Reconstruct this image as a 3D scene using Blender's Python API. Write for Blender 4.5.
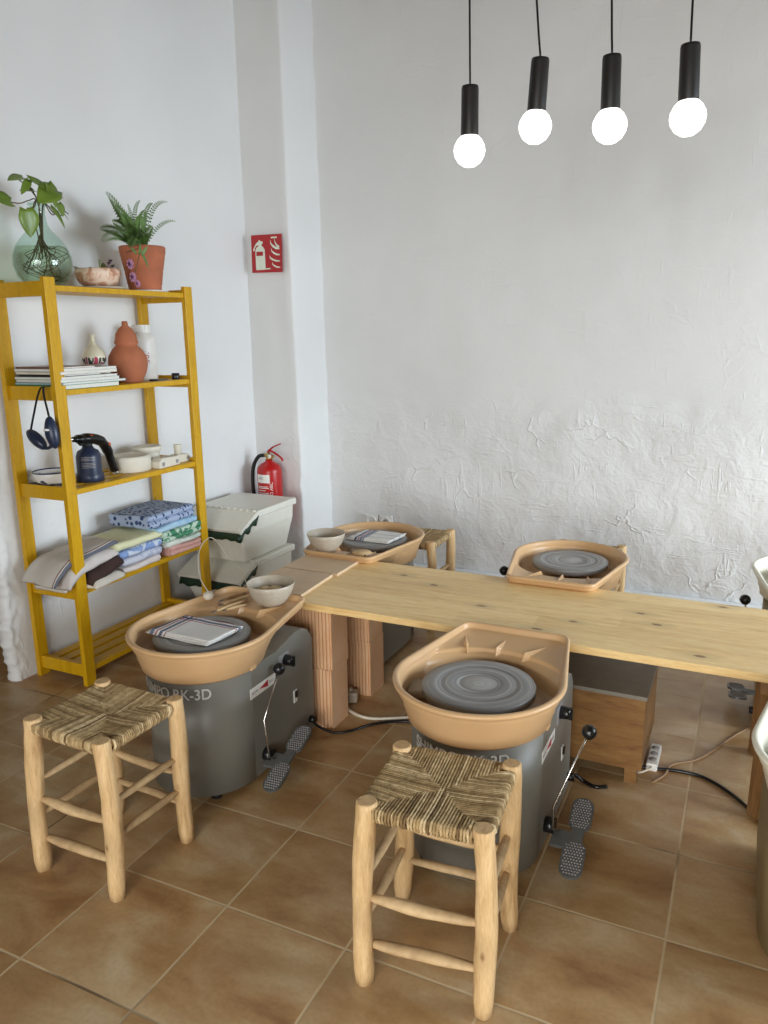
import bpy, bmesh, math, random
from math import sin, cos, pi, radians, sqrt, atan2, hypot
from mathutils import Vector, Matrix, Euler, noise
random.seed(7)
for o in list(bpy.data.objects): bpy.data.objects.remove(o)
scene = bpy.context.scene
COL = scene.collection

# ------------------------------------------------------------------ camera, light, exposure
YAW, PIT, ROLL = 0.4443176, 0.2270886, -0.0139949
CAM = Vector((1.081145, -1.659791, 1.392033))
fw = Vector((-sin(YAW)*cos(PIT), cos(YAW)*cos(PIT), -sin(PIT)))
r0 = Vector((cos(YAW), sin(YAW), 0)); u0 = r0.cross(fw)
rt = r0*cos(ROLL) + u0*sin(ROLL); up = -r0*sin(ROLL) + u0*cos(ROLL)
cd = bpy.data.cameras.new('camera'); cam = bpy.data.objects.new('camera', cd); COL.objects.link(cam)
m4 = Matrix((rt, up, -fw)).transposed().to_4x4(); m4.translation = CAM
cam.matrix_world = m4
cd.sensor_fit = 'VERTICAL'; cd.sensor_height = 36; cd.lens = 771.15/1024*36; cd.clip_start = .05
scene.camera = cam

world = bpy.data.worlds.new('world'); scene.world = world; world.use_nodes = True
bg = world.node_tree.nodes['Background']; bg.inputs[0].default_value = (.62, .78, 1, 1); bg.inputs[1].default_value = 1.0

def area(name, loc, rot, sx, sy, power, color):
    d = bpy.data.lights.new(name, 'AREA'); d.shape = 'RECTANGLE'; d.size = sx; d.size_y = sy
    d.energy = power; d.color = color; d.spread = radians(130)
    o = bpy.data.objects.new(name, d); COL.objects.link(o); o.location = loc; o.rotation_euler = rot
    return o
# daylight through the shopfront at the right, and through the high window behind the camera
area('daylight_right', (4.55, 1.15, 1.45), (0, radians(66), 0), 2.1, 2.3, 168, (.80, .90, 1))
area('daylight_rear', (1.3, -4.40, 1.35), (radians(68), 0, 0), 3.4, 2.0, 138, (1, .98, .94))
BULB = 2.6
vs = scene.view_settings
vs.view_transform = 'Standard'; vs.look = 'None'; vs.exposure = 0.06; vs.gamma = 1; vs.use_curve_mapping = False

# ------------------------------------------------------------------ materials
def lin(c):
    f = lambda v: v/12.92 if v <= .04045 else ((v+.055)/1.055)**2.4
    return (f(c[0]/255), f(c[1]/255), f(c[2]/255), 1)

class NT:
    def __init__(s, name):
        s.m = bpy.data.materials.new(name); s.m.use_nodes = True
        s.n = s.m.node_tree.nodes; s.l = s.m.node_tree.links
        s.b = s.n['Principled BSDF']; s.tc = s.n.new('ShaderNodeTexCoord')
    def node(s, t, **kw):
        x = s.n.new(t)
        for k, v in kw.items():
            if k.startswith('i_'):
                key = k[2:]; key = int(key) if key.isdigit() else key
                s.set(x.inputs[key], v)
            else: setattr(x, k, v)
        return x
    def set(s, inp, v):
        if isinstance(v, bpy.types.NodeSocket): s.l.new(v, inp)
        else: inp.default_value = v
    def coord(s, kind='Object', scale=(1,1,1), loc=(0,0,0), rot=(0,0,0)):
        mp = s.n.new('ShaderNodeMapping'); s.l.new(s.tc.outputs[kind], mp.inputs[0])
        mp.inputs[1].default_value = loc; mp.inputs[2].default_value = rot; mp.inputs[3].default_value = scale
        return mp.outputs[0]
    def noise(s, vec, scale, detail=4, rough=.5, dist=0):
        x = s.n.new('ShaderNodeTexNoise'); s.l.new(vec, x.inputs['Vector'])
        x.inputs['Scale'].default_value = scale; x.inputs['Detail'].default_value = detail
        x.inputs['Roughness'].default_value = rough; x.inputs['Distortion'].default_value = dist
        return x.outputs[0]
    def ramp(s, fac, stops, interp='LINEAR'):
        x = s.n.new('ShaderNodeValToRGB'); s.l.new(fac, x.inputs[0]); e = x.color_ramp.elements
        x.color_ramp.interpolation = interp
        while len(e) < len(stops): e.new(.5)
        for i, (p, c) in enumerate(stops):
            e[i].position = p; e[i].color = c if len(c) == 4 else (*c, 1)
        return x.outputs[0]
    def math(s, op, a, b=0., c=0.):
        x = s.n.new('ShaderNodeMath'); x.operation = op
        s.set(x.inputs[0], a); s.set(x.inputs[1], b); s.set(x.inputs[2], c); return x.outputs[0]
    def mix(s, f, a, b, mode='MIX'):
        x = s.n.new('ShaderNodeMix'); x.data_type = 'RGBA'; x.blend_type = mode
        s.set(x.inputs[0], f); s.set(x.inputs[6], a); s.set(x.inputs[7], b); return x.outputs[2]
    def sep(s, vec):
        x = s.n.new('ShaderNodeSeparateXYZ'); s.l.new(vec, x.inputs[0]); return x.outputs
    def bump(s, h, strength=.3, dist=.01, normal=None):
        x = s.n.new('ShaderNodeBump'); x.inputs['Strength'].default_value = strength; x.inputs['Distance'].default_value = dist
        s.l.new(h, x.inputs['Height'])
        if normal is not None: s.l.new(normal, x.inputs['Normal'])
        return x.outputs[0]
    def col(s, c): s.set(s.b.inputs['Base Color'], c)
    def fin(s, rough=.5, metal=0., normal=None, spec=None):
        s.set(s.b.inputs['Roughness'], rough); s.b.inputs['Metallic'].default_value = metal
        if normal is not None: s.l.new(normal, s.b.inputs['Normal'])
        if spec is not None: s.b.inputs['Specular IOR Level'].default_value = spec
        return s.m

def plain(name, c, rough=.5, metal=0, var=.06, scale=30, bump=.0, bscale=200, spec=None):
    t = NT(name); v = t.coord(); a = lin(c)
    lo = tuple(x*(1-var) for x in a[:3])+(1,); hi = tuple(min(1, x*(1+var)) for x in a[:3])+(1,)
    t.col(t.ramp(t.noise(v, scale, 3), [(.3, lo), (.7, hi)]))
    nn = t.bump(t.noise(v, bscale, 4), bump, .003) if bump else None
    return t.fin(rough, metal, nn, spec)

def wall_mat(name, relief):
    t = NT(name); v = t.coord(); z = t.sep(v)[2]
    n0 = t.noise(v, 1.3, 3); base = t.ramp(n0, [(.3, lin((224, 224, 223))), (.7, lin((232, 232, 231)))])
    t.col(base)
    # smooth skim above, trowelled rough render below about one metre
    edge = t.math('ADD', z, t.math('MULTIPLY', t.noise(v, 2.2, 3), .35))
    low = t.ramp(edge, [(0, (1, 1, 1)), (1, (0, 0, 0))])
    mr = t.n.new('ShaderNodeMapRange'); t.l.new(edge, mr.inputs[0])
    mr.inputs[1].default_value = 1.10; mr.inputs[2].default_value = 1.24; mr.inputs[3].default_value = 1; mr.inputs[4].default_value = .16
    mask = mr.outputs[0]
    warp = t.n.new('ShaderNodeVectorMath'); warp.operation = 'ADD'
    nz = t.n.new('ShaderNodeTexNoise'); t.l.new(v, nz.inputs['Vector']); nz.inputs['Scale'].default_value = 3.2; nz.inputs['Detail'].default_value = 4
    sc = t.n.new('ShaderNodeVectorMath'); sc.operation = 'SCALE'; t.l.new(nz.outputs[1], sc.inputs[0]); sc.inputs['Scale'].default_value = .5
    t.l.new(v, warp.inputs[0]); t.l.new(sc.outputs[0], warp.inputs[1])
    vo = t.n.new('ShaderNodeTexVoronoi'); vo.feature = 'DISTANCE_TO_EDGE'; t.l.new(warp.outputs[0], vo.inputs['Vector']); vo.inputs['Scale'].default_value = 3.4
    ridge = t.ramp(vo.outputs['Distance'], [(0, (1, 1, 1)), (.028, (0, 0, 0))])
    gate = t.ramp(t.noise(v, 3.1, 2), [(.54, (0, 0, 0)), (.62, (1, 1, 1))])
    ridge = t.math('MULTIPLY', ridge, gate)
    med = t.noise(v, 7, 5, .55, .6); fine = t.noise(v, 60, 4, .6)
    h = t.math('ADD', t.math('MULTIPLY', med, .85), t.math('ADD', t.math('MULTIPLY', ridge, .26), t.math('MULTIPLY', fine, .14)))
    for sc_v in ((46, 46, 7), (7, 7, 46)):
        ln = t.ramp(t.noise(t.coord(scale=sc_v), 1.0, 2, .5, .3), [(.60, (0, 0, 0)), (.66, (1, 1, 1))])
        lg = t.ramp(t.noise(v, 3.7+sc_v[0]*.02, 2), [(.50, (0, 0, 0)), (.60, (1, 1, 1))])
        h = t.math('ADD', h, t.math('MULTIPLY', t.math('MULTIPLY', ln, lg), .17))
    h = t.math('MULTIPLY', h, mask)
    big = t.math('MULTIPLY', t.noise(v, 1.1, 2), 2.2)
    h = t.math('ADD', h, t.math('ADD', big, t.math('MULTIPLY', fine, .02)))
    return t.fin(.62, 0, t.bump(h, relief, .03), .25)
M_wall_back = wall_mat('plaster_back', .5)
M_wall_left = wall_mat('plaster_left', .25)

def floor_mat():
    t = NT('floor_tiles'); v = t.coord(); s = t.sep(v); S = .335
    gx = t.math('DIVIDE', s[0], S); gy = t.math('DIVIDE', s[1], S)
    wob = t.math('MULTIPLY', t.math('SUBTRACT', t.noise(v, 18, 2), .5), .012)
    fx = t.math('FRACT', t.math('ADD', gx, 50)); fy = t.math('FRACT', t.math('ADD', gy, 50))
    dx = t.math('SUBTRACT', .5, t.math('ABSOLUTE', t.math('SUBTRACT', fx, .5)))
    dy = t.math('SUBTRACT', .5, t.math('ABSOLUTE', t.math('SUBTRACT', fy, .5)))
    d = t.math('ADD', t.math('MINIMUM', dx, dy), wob)
    grout = t.ramp(d, [(.007, (1, 1, 1)), (.011, (0, 0, 0))])
    ix = t.math('FLOOR', t.math('ADD', gx, 50)); iy = t.math('FLOOR', t.math('ADD', gy, 50))
    cx = t.n.new('ShaderNodeCombineXYZ'); t.l.new(ix, cx.inputs[0]); t.l.new(iy, cx.inputs[1])
    wn = t.n.new('ShaderNodeTexWhiteNoise'); t.l.new(cx.outputs[0], wn.inputs['Vector'])
    off = t.n.new('ShaderNodeVectorMath'); off.operation = 'MULTIPLY_ADD'
    t.l.new(wn.outputs['Color'], off.inputs[0]); off.inputs[1].default_value = (7, 7, 7); t.l.new(v, off.inputs[2])
    st = t.n.new('ShaderNodeVectorMath'); st.operation = 'MULTIPLY'; t.l.new(off.outputs[0], st.inputs[0]); st.inputs[1].default_value = (1, 1.7, 1)
    n1 = t.noise(st.outputs[0], 4.0, 5, .55, .4)
    c = t.ramp(n1, [(.30, lin((150, 110, 70))), (.44, lin((178, 140, 94))), (.56, lin((190, 158, 115))), (.72, lin((208, 184, 148)))])
    tone = t.ramp(wn.outputs['Value'], [(0, (.86, .86, .86)), (1, (1.0, 1.0, 1.0))])
    c = t.mix(1., c, tone, 'MULTIPLY')
    speck = t.ramp(t.noise(v, 90, 3), [(.3, (.9, .9, .9)), (.6, (1, 1, 1))])
    c = t.mix(1., c, speck, 'MULTIPLY')
    gcol = t.ramp(t.noise(v, 2.0, 2), [(.34, lin((112, 92, 70))), (.44, lin((196, 174, 138)))])
    t.col(t.mix(grout, c, gcol))
    rough = t.math('ADD', .27, t.math('MULTIPLY', grout, .4))
    rough = t.math('ADD', rough, t.math('MULTIPLY', t.noise(v, 9, 3), .16))
    h = t.math('ADD', t.math('MULTIPLY', grout, -1.), t.math('MULTIPLY', t.noise(v, 3.5, 2), .5))
    return t.fin(rough, 0, t.bump(h, .25, .004), .45)
M_floor = floor_mat()

def wood_mat(name, light, mid, dark, sx=1.2, sy=16, knots=True, rough=.5, axis='x', lam=None, gscale=3.):
    t = NT(name)
    sc = {'x': (sx, sy, sy), 'y': (sy, sx, sy), 'z': (sy, sy, sx)}[axis]
    v = t.coord(scale=sc); vo = t.coord()
    n = t.noise(v, gscale, 6, .6, .8)
    c = t.ramp(n, [(.25, lin(dark)), (.45, lin(mid)), (.68, lin(light))])
    fine = t.ramp(t.noise(t.coord(scale=tuple(q*6 for q in sc)), gscale, 3), [(.35, (.90, .86, .82)), (.6, (1, 1, 1))])
    c = t.mix(1., c, fine, 'MULTIPLY')
    if lam:
        s = t.sep(vo); iy = t.math('FLOOR', t.math('DIVIDE', s[1], lam))
        cx = t.n.new('ShaderNodeCombineXYZ'); t.l.new(iy, cx.inputs[1])
        ox = t.math('MULTIPLY', iy, .37); ix = t.math('FLOOR', t.math('DIVIDE', t.math('ADD', s[0], ox), .62)); t.l.new(ix, cx.inputs[0])
        wn = t.n.new('ShaderNodeTexWhiteNoise'); t.l.new(cx.outputs[0], wn.inputs['Vector'])
        c = t.mix(1., c, t.ramp(wn.outputs['Value'], [(0, (.88, .84, .78)), (1, (1.0, 1.0, 1.0))]), 'MULTIPLY')
        fr = t.math('FRACT', t.math('ADD', t.math('DIVIDE', s[1], lam), 20))
        ln = t.ramp(t.math('ABSOLUTE', t.math('SUBTRACT', fr, .5)), [(.488, (0, 0, 0)), (.497, (1, 1, 1))])
        c = t.mix(t.math('MULTIPLY', ln, .35), c, lin(dark))
    if knots:
        k = t.n.new('ShaderNodeTexVoronoi'); k.feature = 'F1'
        kv = {'x': (4.2, 8.5, 8.5), 'y': (8, 4, 8), 'z': (12, 12, 5)}[axis]
        if axis == 'x': k.voronoi_dimensions = '2D'
        t.l.new(t.coord(scale=kv, loc=(.3, .1, .05)), k.inputs['Vector']); k.inputs['Scale'].default_value = 1.0; k.inputs['Randomness'].default_value = 1
        gt = t.ramp(t.sep(k.outputs['Color'])[0], [(.50, (0, 0, 0)), (.52, (1, 1, 1))])
        dd = t.math('ADD', k.outputs['Distance'], t.math('MULTIPLY', t.math('SUBTRACT', t.noise(vo, 40, 2), .5), .09))
        core = t.math('MULTIPLY', t.ramp(dd, [(.04, (1, 1, 1)), (.085, (0, 0, 0))]), gt)
        halo = t.math('MULTIPLY', t.ramp(dd, [(.08, (1, 1, 1)), (.34, (0, 0, 0))]), gt)
        c = t.mix(t.math('MULTIPLY', halo, .5), c, lin(tuple(int(q*.82) for q in mid)))
        c = t.mix(t.math('MULTIPLY', core, .85), c, lin((120, 76, 38)))
    t.col(c)
    return t.fin(rough, 0, t.bump(n, .12, .002), .4)
M_pine = wood_mat('pine_board', (255, 226, 166), (250, 214, 150), (230, 186, 118), sx=1.1, sy=9, lam=.09, rough=.42)
M_ply = wood_mat('brown_plywood', (150, 112, 66), (134, 96, 54), (108, 74, 40), sx=2, sy=12, knots=False, axis='x', rough=.45)
M_log = wood_mat('stripped_log', (226, 194, 146), (212, 177, 128), (176, 138, 92), sx=2.5, sy=18, axis='z', rough=.6)
M_logend = wood_mat('log_end_grain', (214, 182, 138), (198, 164, 118), (164, 130, 90), sx=30, sy=30, knots=False, rough=.7)
M_stick = wood_mat('weathered_rung', (214, 184, 140), (196, 166, 124), (156, 134, 106), sx=3, sy=3, knots=False, rough=.65)
M_trestle = wood_mat('dark_trestle_wood', (158, 118, 76), (134, 98, 60), (104, 74, 46), sx=2, sy=14, axis='z', knots=False)
M_bat = plain('clay_bat_board', (214, 186, 152), .6, var=.05, scale=14)
M_batedge = plain('bat_edge', (226, 200, 150), .6)
M_yellow = wood_mat('yellow_painted_wood', (214, 168, 20), (208, 160, 14), (192, 144, 10), sx=2, sy=16, axis='z', knots=False, rough=.38)
M_brick = NT('clay_block')
_v = M_brick.coord(); _n = M_brick.noise(_v, 5, 5, .6, .3)
_c = M_brick.ramp(_n, [(.3, lin((216, 164, 122))), (.5, lin((222, 178, 138))), (.7, lin((228, 192, 156)))])
_e = M_brick.ramp(M_brick.noise(M_brick.coord(scale=(1, 1, .6)), 22, 4, .7), [(.66, (0, 0, 0)), (.72, (1, 1, 1))])
M_brick.col(M_brick.mix(M_brick.math('MULTIPLY', _e, .35), _c, lin((226, 212, 194))))
M_brick = M_brick.fin(.85, 0, M_brick.bump(M_brick.noise(_v, 150, 3), .3, .002), .2)
M_pan = plain('tan_plastic', (206, 167, 122), .34, var=.03, scale=8, spec=.4)
M_pan_w = plain('cream_plastic', (240, 235, 214), .36, var=.02, scale=8, spec=.4)
M_grey = plain('grey_painted_steel', (122, 120, 112), .40, var=.04, scale=6, bump=.05, bscale=400)
M_greyd = plain('dark_grey_steel', (98, 99, 97), .5, metal=.3, var=.1, scale=40)
M_rubber = plain('black_rubber', (24, 24, 24), .6)
M_black = plain('black_plastic', (20, 20, 21), .28)
M_socket = plain('black_lamp_holder', (38, 36, 34), .42)
M_chrome = plain('chrome', (205, 203, 198), .25, metal=1)
M_white = plain('white_plastic', (232, 230, 224), .4)
M_bin = plain('white_bin_plastic', (226, 224, 212), .42, var=.02)
M_bag = plain('dark_green_bag', (22, 48, 34), .4, var=.3, scale=18, bump=.8, bscale=40)
M_letter = plain('pale_lettering', (206, 206, 202), .5)
M_red = plain('red_enamel', (178, 24, 24), .3)
M_redsign = plain('red_sign', (176, 32, 36), .4)
M_signw = plain('luminous_cream', (226, 232, 214), .5)
M_redarrow = plain('red_arrow_print', (178, 52, 60), .5)
M_greyprint = plain('grey_print', (150, 146, 146), .5)
M_terra = plain('terracotta', (178, 104, 72), .8, var=.12, scale=18, bump=.25, bscale=120)
M_terra2 = plain('gourd_terracotta', (176, 106, 74), .85, var=.08, scale=20, bump=.3, bscale=180)
M_soil = plain('soil', (58, 40, 28), .9, var=.3, scale=60, bump=1, bscale=60)
M_leaf = plain('pothos_leaf', (108, 132, 50), .35, var=.22, scale=9)
M_fern = plain('fern_green', (84, 114, 50), .5, var=.3, scale=20)
M_succ = plain('succulent_leaf', (110, 118, 80), .5, var=.3, scale=30)
M_purple = plain('purple_petal', (170, 120, 150), .6, var=.2, scale=40)
M_stem = plain('brown_stem', (96, 78, 48), .6)
M_stoneware = plain('speckled_stoneware', (186, 174, 156), .42, var=.07, scale=120)
M_plaster = plain('plaster_mould', (222, 216, 200), .8, var=.04, scale=25)
M_sponge = plain('yellow_sponge', (226, 200, 158), .9, var=.1, scale=60, bump=.8, bscale=150)
M_navy = plain('navy_paint', (38, 48, 72), .35)
M_orange = plain('orange_plastic', (212, 84, 40), .4)
M_cable_w = plain('white_cable', (222, 214, 196), .45)
M_cable_b = plain('beige_cable', (150, 118, 84), .5)
M_paper = plain('page_block', (226, 224, 216), .7, var=.05, scale=80)
M_brass = plain('brass', (190, 160, 90), .35, metal=1)
M_darkbox = plain('dark_lid', (128, 122, 110), .55, var=.08)

def aluminium():
    t = NT('clay_smeared_aluminium'); v = t.coord(); s = t.sep(v)
    r = t.math('SQRT', t.math('ADD', t.math('MULTIPLY', s[0], s[0]), t.math('MULTIPLY', s[1], s[1])))
    rr = t.math('ADD', r, t.math('MULTIPLY', t.noise(v, 14, 3), .012))
    cm = t.n.new('ShaderNodeCombineXYZ'); t.l.new(rr, cm.inputs[0])
    n = t.noise(cm.outputs[0], 95, 5, .75)
    c = t.ramp(n, [(.35, lin((124, 123, 123))), (.52, lin((150, 149, 147))), (.62, lin((192, 189, 184)))])
    ctr = t.ramp(r, [(.03, (.42, .42, .42)), (.052, (0, 0, 0))])
    c = t.mix(ctr, c, lin((196, 194, 190)))
    t.col(c); return t.fin(.42, .25, t.bump(n, .15, .001), .4)
M_alu = aluminium()

def rush_mat():
    t = NT('seagrass_cord'); v = t.coord()
    at = t.n.new('ShaderNodeAttribute'); at.attribute_name = 'tone'
    tn = t.sep(at.outputs['Color'])[0]
    c = t.ramp(tn, [(0, lin((124, 100, 68))), (.5, lin((182, 156, 114))), (1, lin((226, 204, 164)))])
    f = t.ramp(t.noise(v, 70, 3, .6), [(.34, (.66, .62, .56)), (.58, (1.05, 1.03, 1))])
    t.col(t.mix(1., c, f, 'MULTIPLY'))
    return t.fin(.8, 0, t.bump(t.noise(v, 240, 3), .6, .002), .2)
M_rush = rush_mat()

def glass_mat(name, tint, rough=.02):
    t = NT(name); t.b.inputs['Transmission Weight'].default_value = 1; t.b.inputs['IOR'].default_value = 1.45
    t.b.inputs['Base Color'].default_value = tint
    # real light passes through the thin wall of the vessel
    tr = t.n.new('ShaderNodeBsdfTransparent'); tr.inputs[0].default_value = tint
    gl = t.n.new('ShaderNodeBsdfGlossy'); gl.inputs['Roughness'].default_value = rough
    lw = t.n.new('ShaderNodeLayerWeight'); lw.inputs[0].default_value = .5
    fr = t.n.new('ShaderNodeMath'); fr.operation = 'MULTIPLY_ADD'; t.l.new(t.math('POWER', lw.outputs['Facing'], 4.), fr.inputs[0]); fr.inputs[1].default_value = .45; fr.inputs[2].default_value = .045
    mx = t.n.new('ShaderNodeMixShader'); t.l.new(fr.outputs[0], mx.inputs[0]); t.l.new(tr.outputs[0], mx.inputs[1]); t.l.new(gl.outputs[0], mx.inputs[2])
    t.l.new(mx.outputs[0], t.n['Material Output'].inputs[0])
    return t.m
M_demijohn = glass_mat('green_glass', (.80, .91, .85, 1))
M_water = glass_mat('greenish_water', (.90, .93, .82, 1))
M_pane = glass_mat('window_glass', (.97, .98, .98, 1))

def bulb_mat():
    t = NT('lit_bulb'); e = t.n.new('ShaderNodeEmission'); e.inputs[0].default_value = (1, .98, .95, 1); e.inputs[1].default_value = BULB
    t.l.new(e.outputs[0], t.n['Material Output'].inputs[0]); return t.m
M_bulb = bulb_mat()

def stripe_towel(name, base, stripes, axis=0, cross=None):
    # woven stripes: list of (centre, half width, colour) in object metres along axis
    t = NT(name); v = t.coord(); s = t.sep(v); c = lin(base)
    wob = t.math('MULTIPLY', t.math('SUBTRACT', t.noise(v, 12, 2), .5), .006)
    for ax, lst in ((axis, stripes), (1-axis, cross or [])):
        for p, hw, colr in lst:
            d = t.math('ABSOLUTE', t.math('SUBTRACT', t.math('ADD', s[ax], wob), p))
            f = t.math('LESS_THAN', d, hw); c = t.mix(t.math('MULTIPLY', f, .85), c, lin(colr))
    t.col(c); return t.fin(.9, 0, t.bump(t.noise(v, 160, 4), .5, .003), .1)
NVY = (62, 76, 112); RDD = (156, 52, 62); BLU = (92, 112, 150)
M_towel1 = stripe_towel('striped_tea_towel', (228, 226, 222), [(-.105, .007, BLU), (-.088, .003, RDD), (-.07, .006, NVY), (-.052, .002, RDD)], 0, [(.062, .006, NVY), (.048, .0025, RDD), (.078, .002, RDD)])
M_towel3 = stripe_towel('striped_tea_towel_rear', (232, 230, 226), [(-.062, .006, NVY), (-.048, .003, RDD), (-.036, .006, BLU), (-.024, .003, NVY)], 0, [(.02, .002, BLU), (-.03, .002, BLU)])
M_linen = stripe_towel('linen_towel', (206, 200, 192), [(.10, .006, (70, 78, 100)), (.086, .003, (120, 70, 70)), (.12, .003, (70, 78, 100))], 0)

def pattern_towel(name, a, b, scale, thr=.5, kind='noise', c3=None):
    t = NT(name); v = t.coord()
    if kind == 'noise':
        f = t.ramp(t.noise(v, scale, 2, .4, 1.2), [(thr-.02, (0, 0, 0)), (thr+.02, (1, 1, 1))])
    else:
        k = t.n.new('ShaderNodeTexVoronoi'); t.l.new(t.coord(scale=(1, 1.8, 1)), k.inputs['Vector']); k.inputs['Scale'].default_value = scale
        f = t.ramp(k.outputs['Distance'], [(thr-.03, (1, 1, 1)), (thr+.03, (0, 0, 0))])
    c = t.mix(f, lin(a), lin(b)); t.col(c)
    return t.fin(.95, 0, t.bump(t.noise(v, 220, 4), .7, .004), .1)

# ------------------------------------------------------------------ mesh building
class MB:
    def __init__(s): s.v = []; s.f = []; s.sm = []; s.mi = []; s.tone = None
    def add(s, vs_, fs, smooth=False, mi=0):
        b = len(s.v); s.v += [tuple(q) for q in vs_]
        for f in fs: s.f.append([b+i for i in f]); s.sm.append(smooth); s.mi.append(mi)
        return s
    def box(s, x0, x1, y0, y1, z0, z1, M=None, mi=0):
        vv = [Vector((x, y, z)) for z in (z0, z1) for y in (y0, y1) for x in (x0, x1)]
        if M: vv = [M @ q for q in vv]
        return s.add(vv, [(0, 2, 3, 1), (4, 5, 7, 6), (0, 1, 5, 4), (2, 6, 7, 3), (0, 4, 6, 2), (1, 3, 7, 5)], mi=mi)
    def tube(s, pts, r, n=10, caps=True, smooth=True, wob=0, capmi=None, flat=1.0):
        P = [Vector(q) for q in pts]; rs = r if isinstance(r, (list, tuple)) else [r]*len(P)
        T0 = (P[1]-P[0]).normalized(); ref = Vector((0, 0, 1)) if abs(T0.z) < .9 else Vector((1, 0, 0))
        N = T0.cross(ref).normalized(); rings = []
        for i, q in enumerate(P):
            T = (P[min(i+1, len(P)-1)]-P[max(i-1, 0)]).normalized()
            N = (N - T*N.dot(T)).normalized(); B = T.cross(N)
            rings.append([q + (N*cos(2*pi*k/n) + B*sin(2*pi*k/n)*flat)*rs[i]*(1+(wob*noise.noise(Vector((q.x*9+k*.7, q.y*9, q.z*9+i*.3))) if wob else 0)) for k in range(n)])
        b = len(s.v)
        for rg in rings: s.v += [tuple(q) for q in rg]
        for i in range(len(P)-1):
            for k in range(n):
                s.f.append([b+i*n+k, b+i*n+(k+1) % n, b+(i+1)*n+(k+1) % n, b+(i+1)*n+k]); s.sm.append(smooth); s.mi.append(0)
        if caps:
            s.f.append([b+k for k in range(n)][::-1]); s.sm.append(False); s.mi.append(capmi or 0)
            s.f.append([b+(len(P)-1)*n+k for k in range(n)]); s.sm.append(False); s.mi.append(capmi or 0)
        return s
    def lathe(s, prof, c=(0, 0, 0), n=32, smooth=True, M=None, mi=0):
        vv = []; ff = []; idx = []
        for r, z in prof:
            if r < 1e-5: idx.append([len(vv)]); vv.append(Vector((0, 0, z)))
            else:
                idx.append(list(range(len(vv), len(vv)+n))); vv += [Vector((r*cos(2*pi*k/n), r*sin(2*pi*k/n), z)) for k in range(n)]
        for a, b in zip(idx, idx[1:]):
            for k in range(n):
                k2 = (k+1) % n
                if len(a) == 1 and len(b) == 1: continue
                if len(a) == 1: ff.append((a[0], b[k2], b[k]))
                elif len(b) == 1: ff.append((a[k], a[k2], b[0]))
                else: ff.append((a[k], a[k2], b[k2], b[k]))
        vv = [(M @ q if M else q)+Vector(c) for q in vv]
        return s.add(vv, ff, smooth, mi)
    def prism(s, poly, z0, z1, M=None, smooth=False, mi=0):
        n = len(poly); vv = [Vector((x, y, z)) for z in (z0, z1) for x, y in poly]
        if M: vv = [M @ q for q in vv]
        b = len(s.v); s.add(vv, [tuple(range(n))[::-1], tuple(range(n, 2*n))], False, mi)
        for k in range(n):
            s.f.append([b+k, b+(k+1) % n, b+n+(k+1) % n, b+n+k]); s.sm.append(smooth); s.mi.append(mi)
        return s
    def build(s, name, mat, parent=None, bevel=0, seg=2, subsurf=0, loc=None):
        me = bpy.data.meshes.new(name); me.from_pydata(s.v, [], s.f)
        mats = mat if isinstance(mat, (list, tuple)) else [mat]
        for mm in mats: me.materials.append(mm)
        me.polygons.foreach_set('use_smooth', s.sm); me.polygons.foreach_set('material_index', s.mi)
        if s.tone:
            ca = me.color_attributes.new('tone', 'FLOAT_COLOR', 'POINT')
            for i, tv in enumerate(s.tone): ca.data[i].color = (tv, tv, tv, 1)
        me.validate(); me.update()
        o = bpy.data.objects.new(name, me); COL.objects.link(o)
        if parent is not None: o.parent = parent
        if loc is not None: o.location = loc
        if bevel:
            md = o.modifiers.new('bevel', 'BEVEL'); md.width = bevel; md.segments = seg; md.limit_method = 'ANGLE'; md.angle_limit = radians(40)
            md.harden_normals = False
        if subsurf:
            md = o.modifiers.new('sub', 'SUBSURF'); md.levels = subsurf; md.render_levels = subsurf
        return o

def thing(name, label, cat, loc=(0, 0, 0), rz=0, group=None):
    o = bpy.data.objects.new(name, None); COL.objects.link(o); o.location = loc; o.rotation_euler = (0, 0, rz)
    o.empty_display_size = .05
    o['label'] = label; o['category'] = cat
    if group: o['group'] = group
    return o
def tag(o, label, cat, group=None):
    o['label'] = label; o['category'] = cat
    if group: o['group'] = group
    return o
def structure(o): o['kind'] = 'structure'; return o
def kids(o): return [c for c in bpy.data.objects if c.parent == o]
def dup(root, loc, rz, label, group=None):
    r = root.copy(); COL.objects.link(r); r.location = loc; r.rotation_euler = (0, 0, rz); r['label'] = label
    if group: r['group'] = group
    for ch in kids(root):
        c = ch.copy(); COL.objects.link(c); c.parent = r
        for g in kids(ch):
            d = g.copy(); COL.objects.link(d); d.parent = c
    return r
def catmull(pts, n=8):
    P = [Vector(q) for q in pts]; P = [P[0]*2-P[1]]+P+[P[-1]*2-P[-2]]; out = []
    for i in range(1, len(P)-2):
        for k in range(n):
            t = k/n; a, b, c, d = P[i-1], P[i], P[i+1], P[i+2]
            out.append(.5*((2*b)+(c-a)*t+(2*a-5*b+4*c-d)*t*t+(3*b-a-3*c+d)*t**3))
    out.append(P[-2]); return out
def text_mesh(body, size, extrude=.0004, bold=0):
    cu = bpy.data.curves.new('lettering', 'FONT'); cu.body = body; cu.size = size; cu.extrude = extrude; cu.offset = bold
    ob = bpy.data.objects.new('lettering_src', cu); COL.objects.link(ob)
    dg = bpy.context.evaluated_depsgraph_get(); dg.update()
    me = bpy.data.meshes.new_from_object(ob.evaluated_get(dg))
    bpy.data.objects.remove(ob); bpy.data.curves.remove(cu)
    vs_ = [v.co.copy() for v in me.vertices]; fs = [list(p.vertices) for p in me.polygons]
    bpy.data.meshes.remove(me); return vs_, fs

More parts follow.
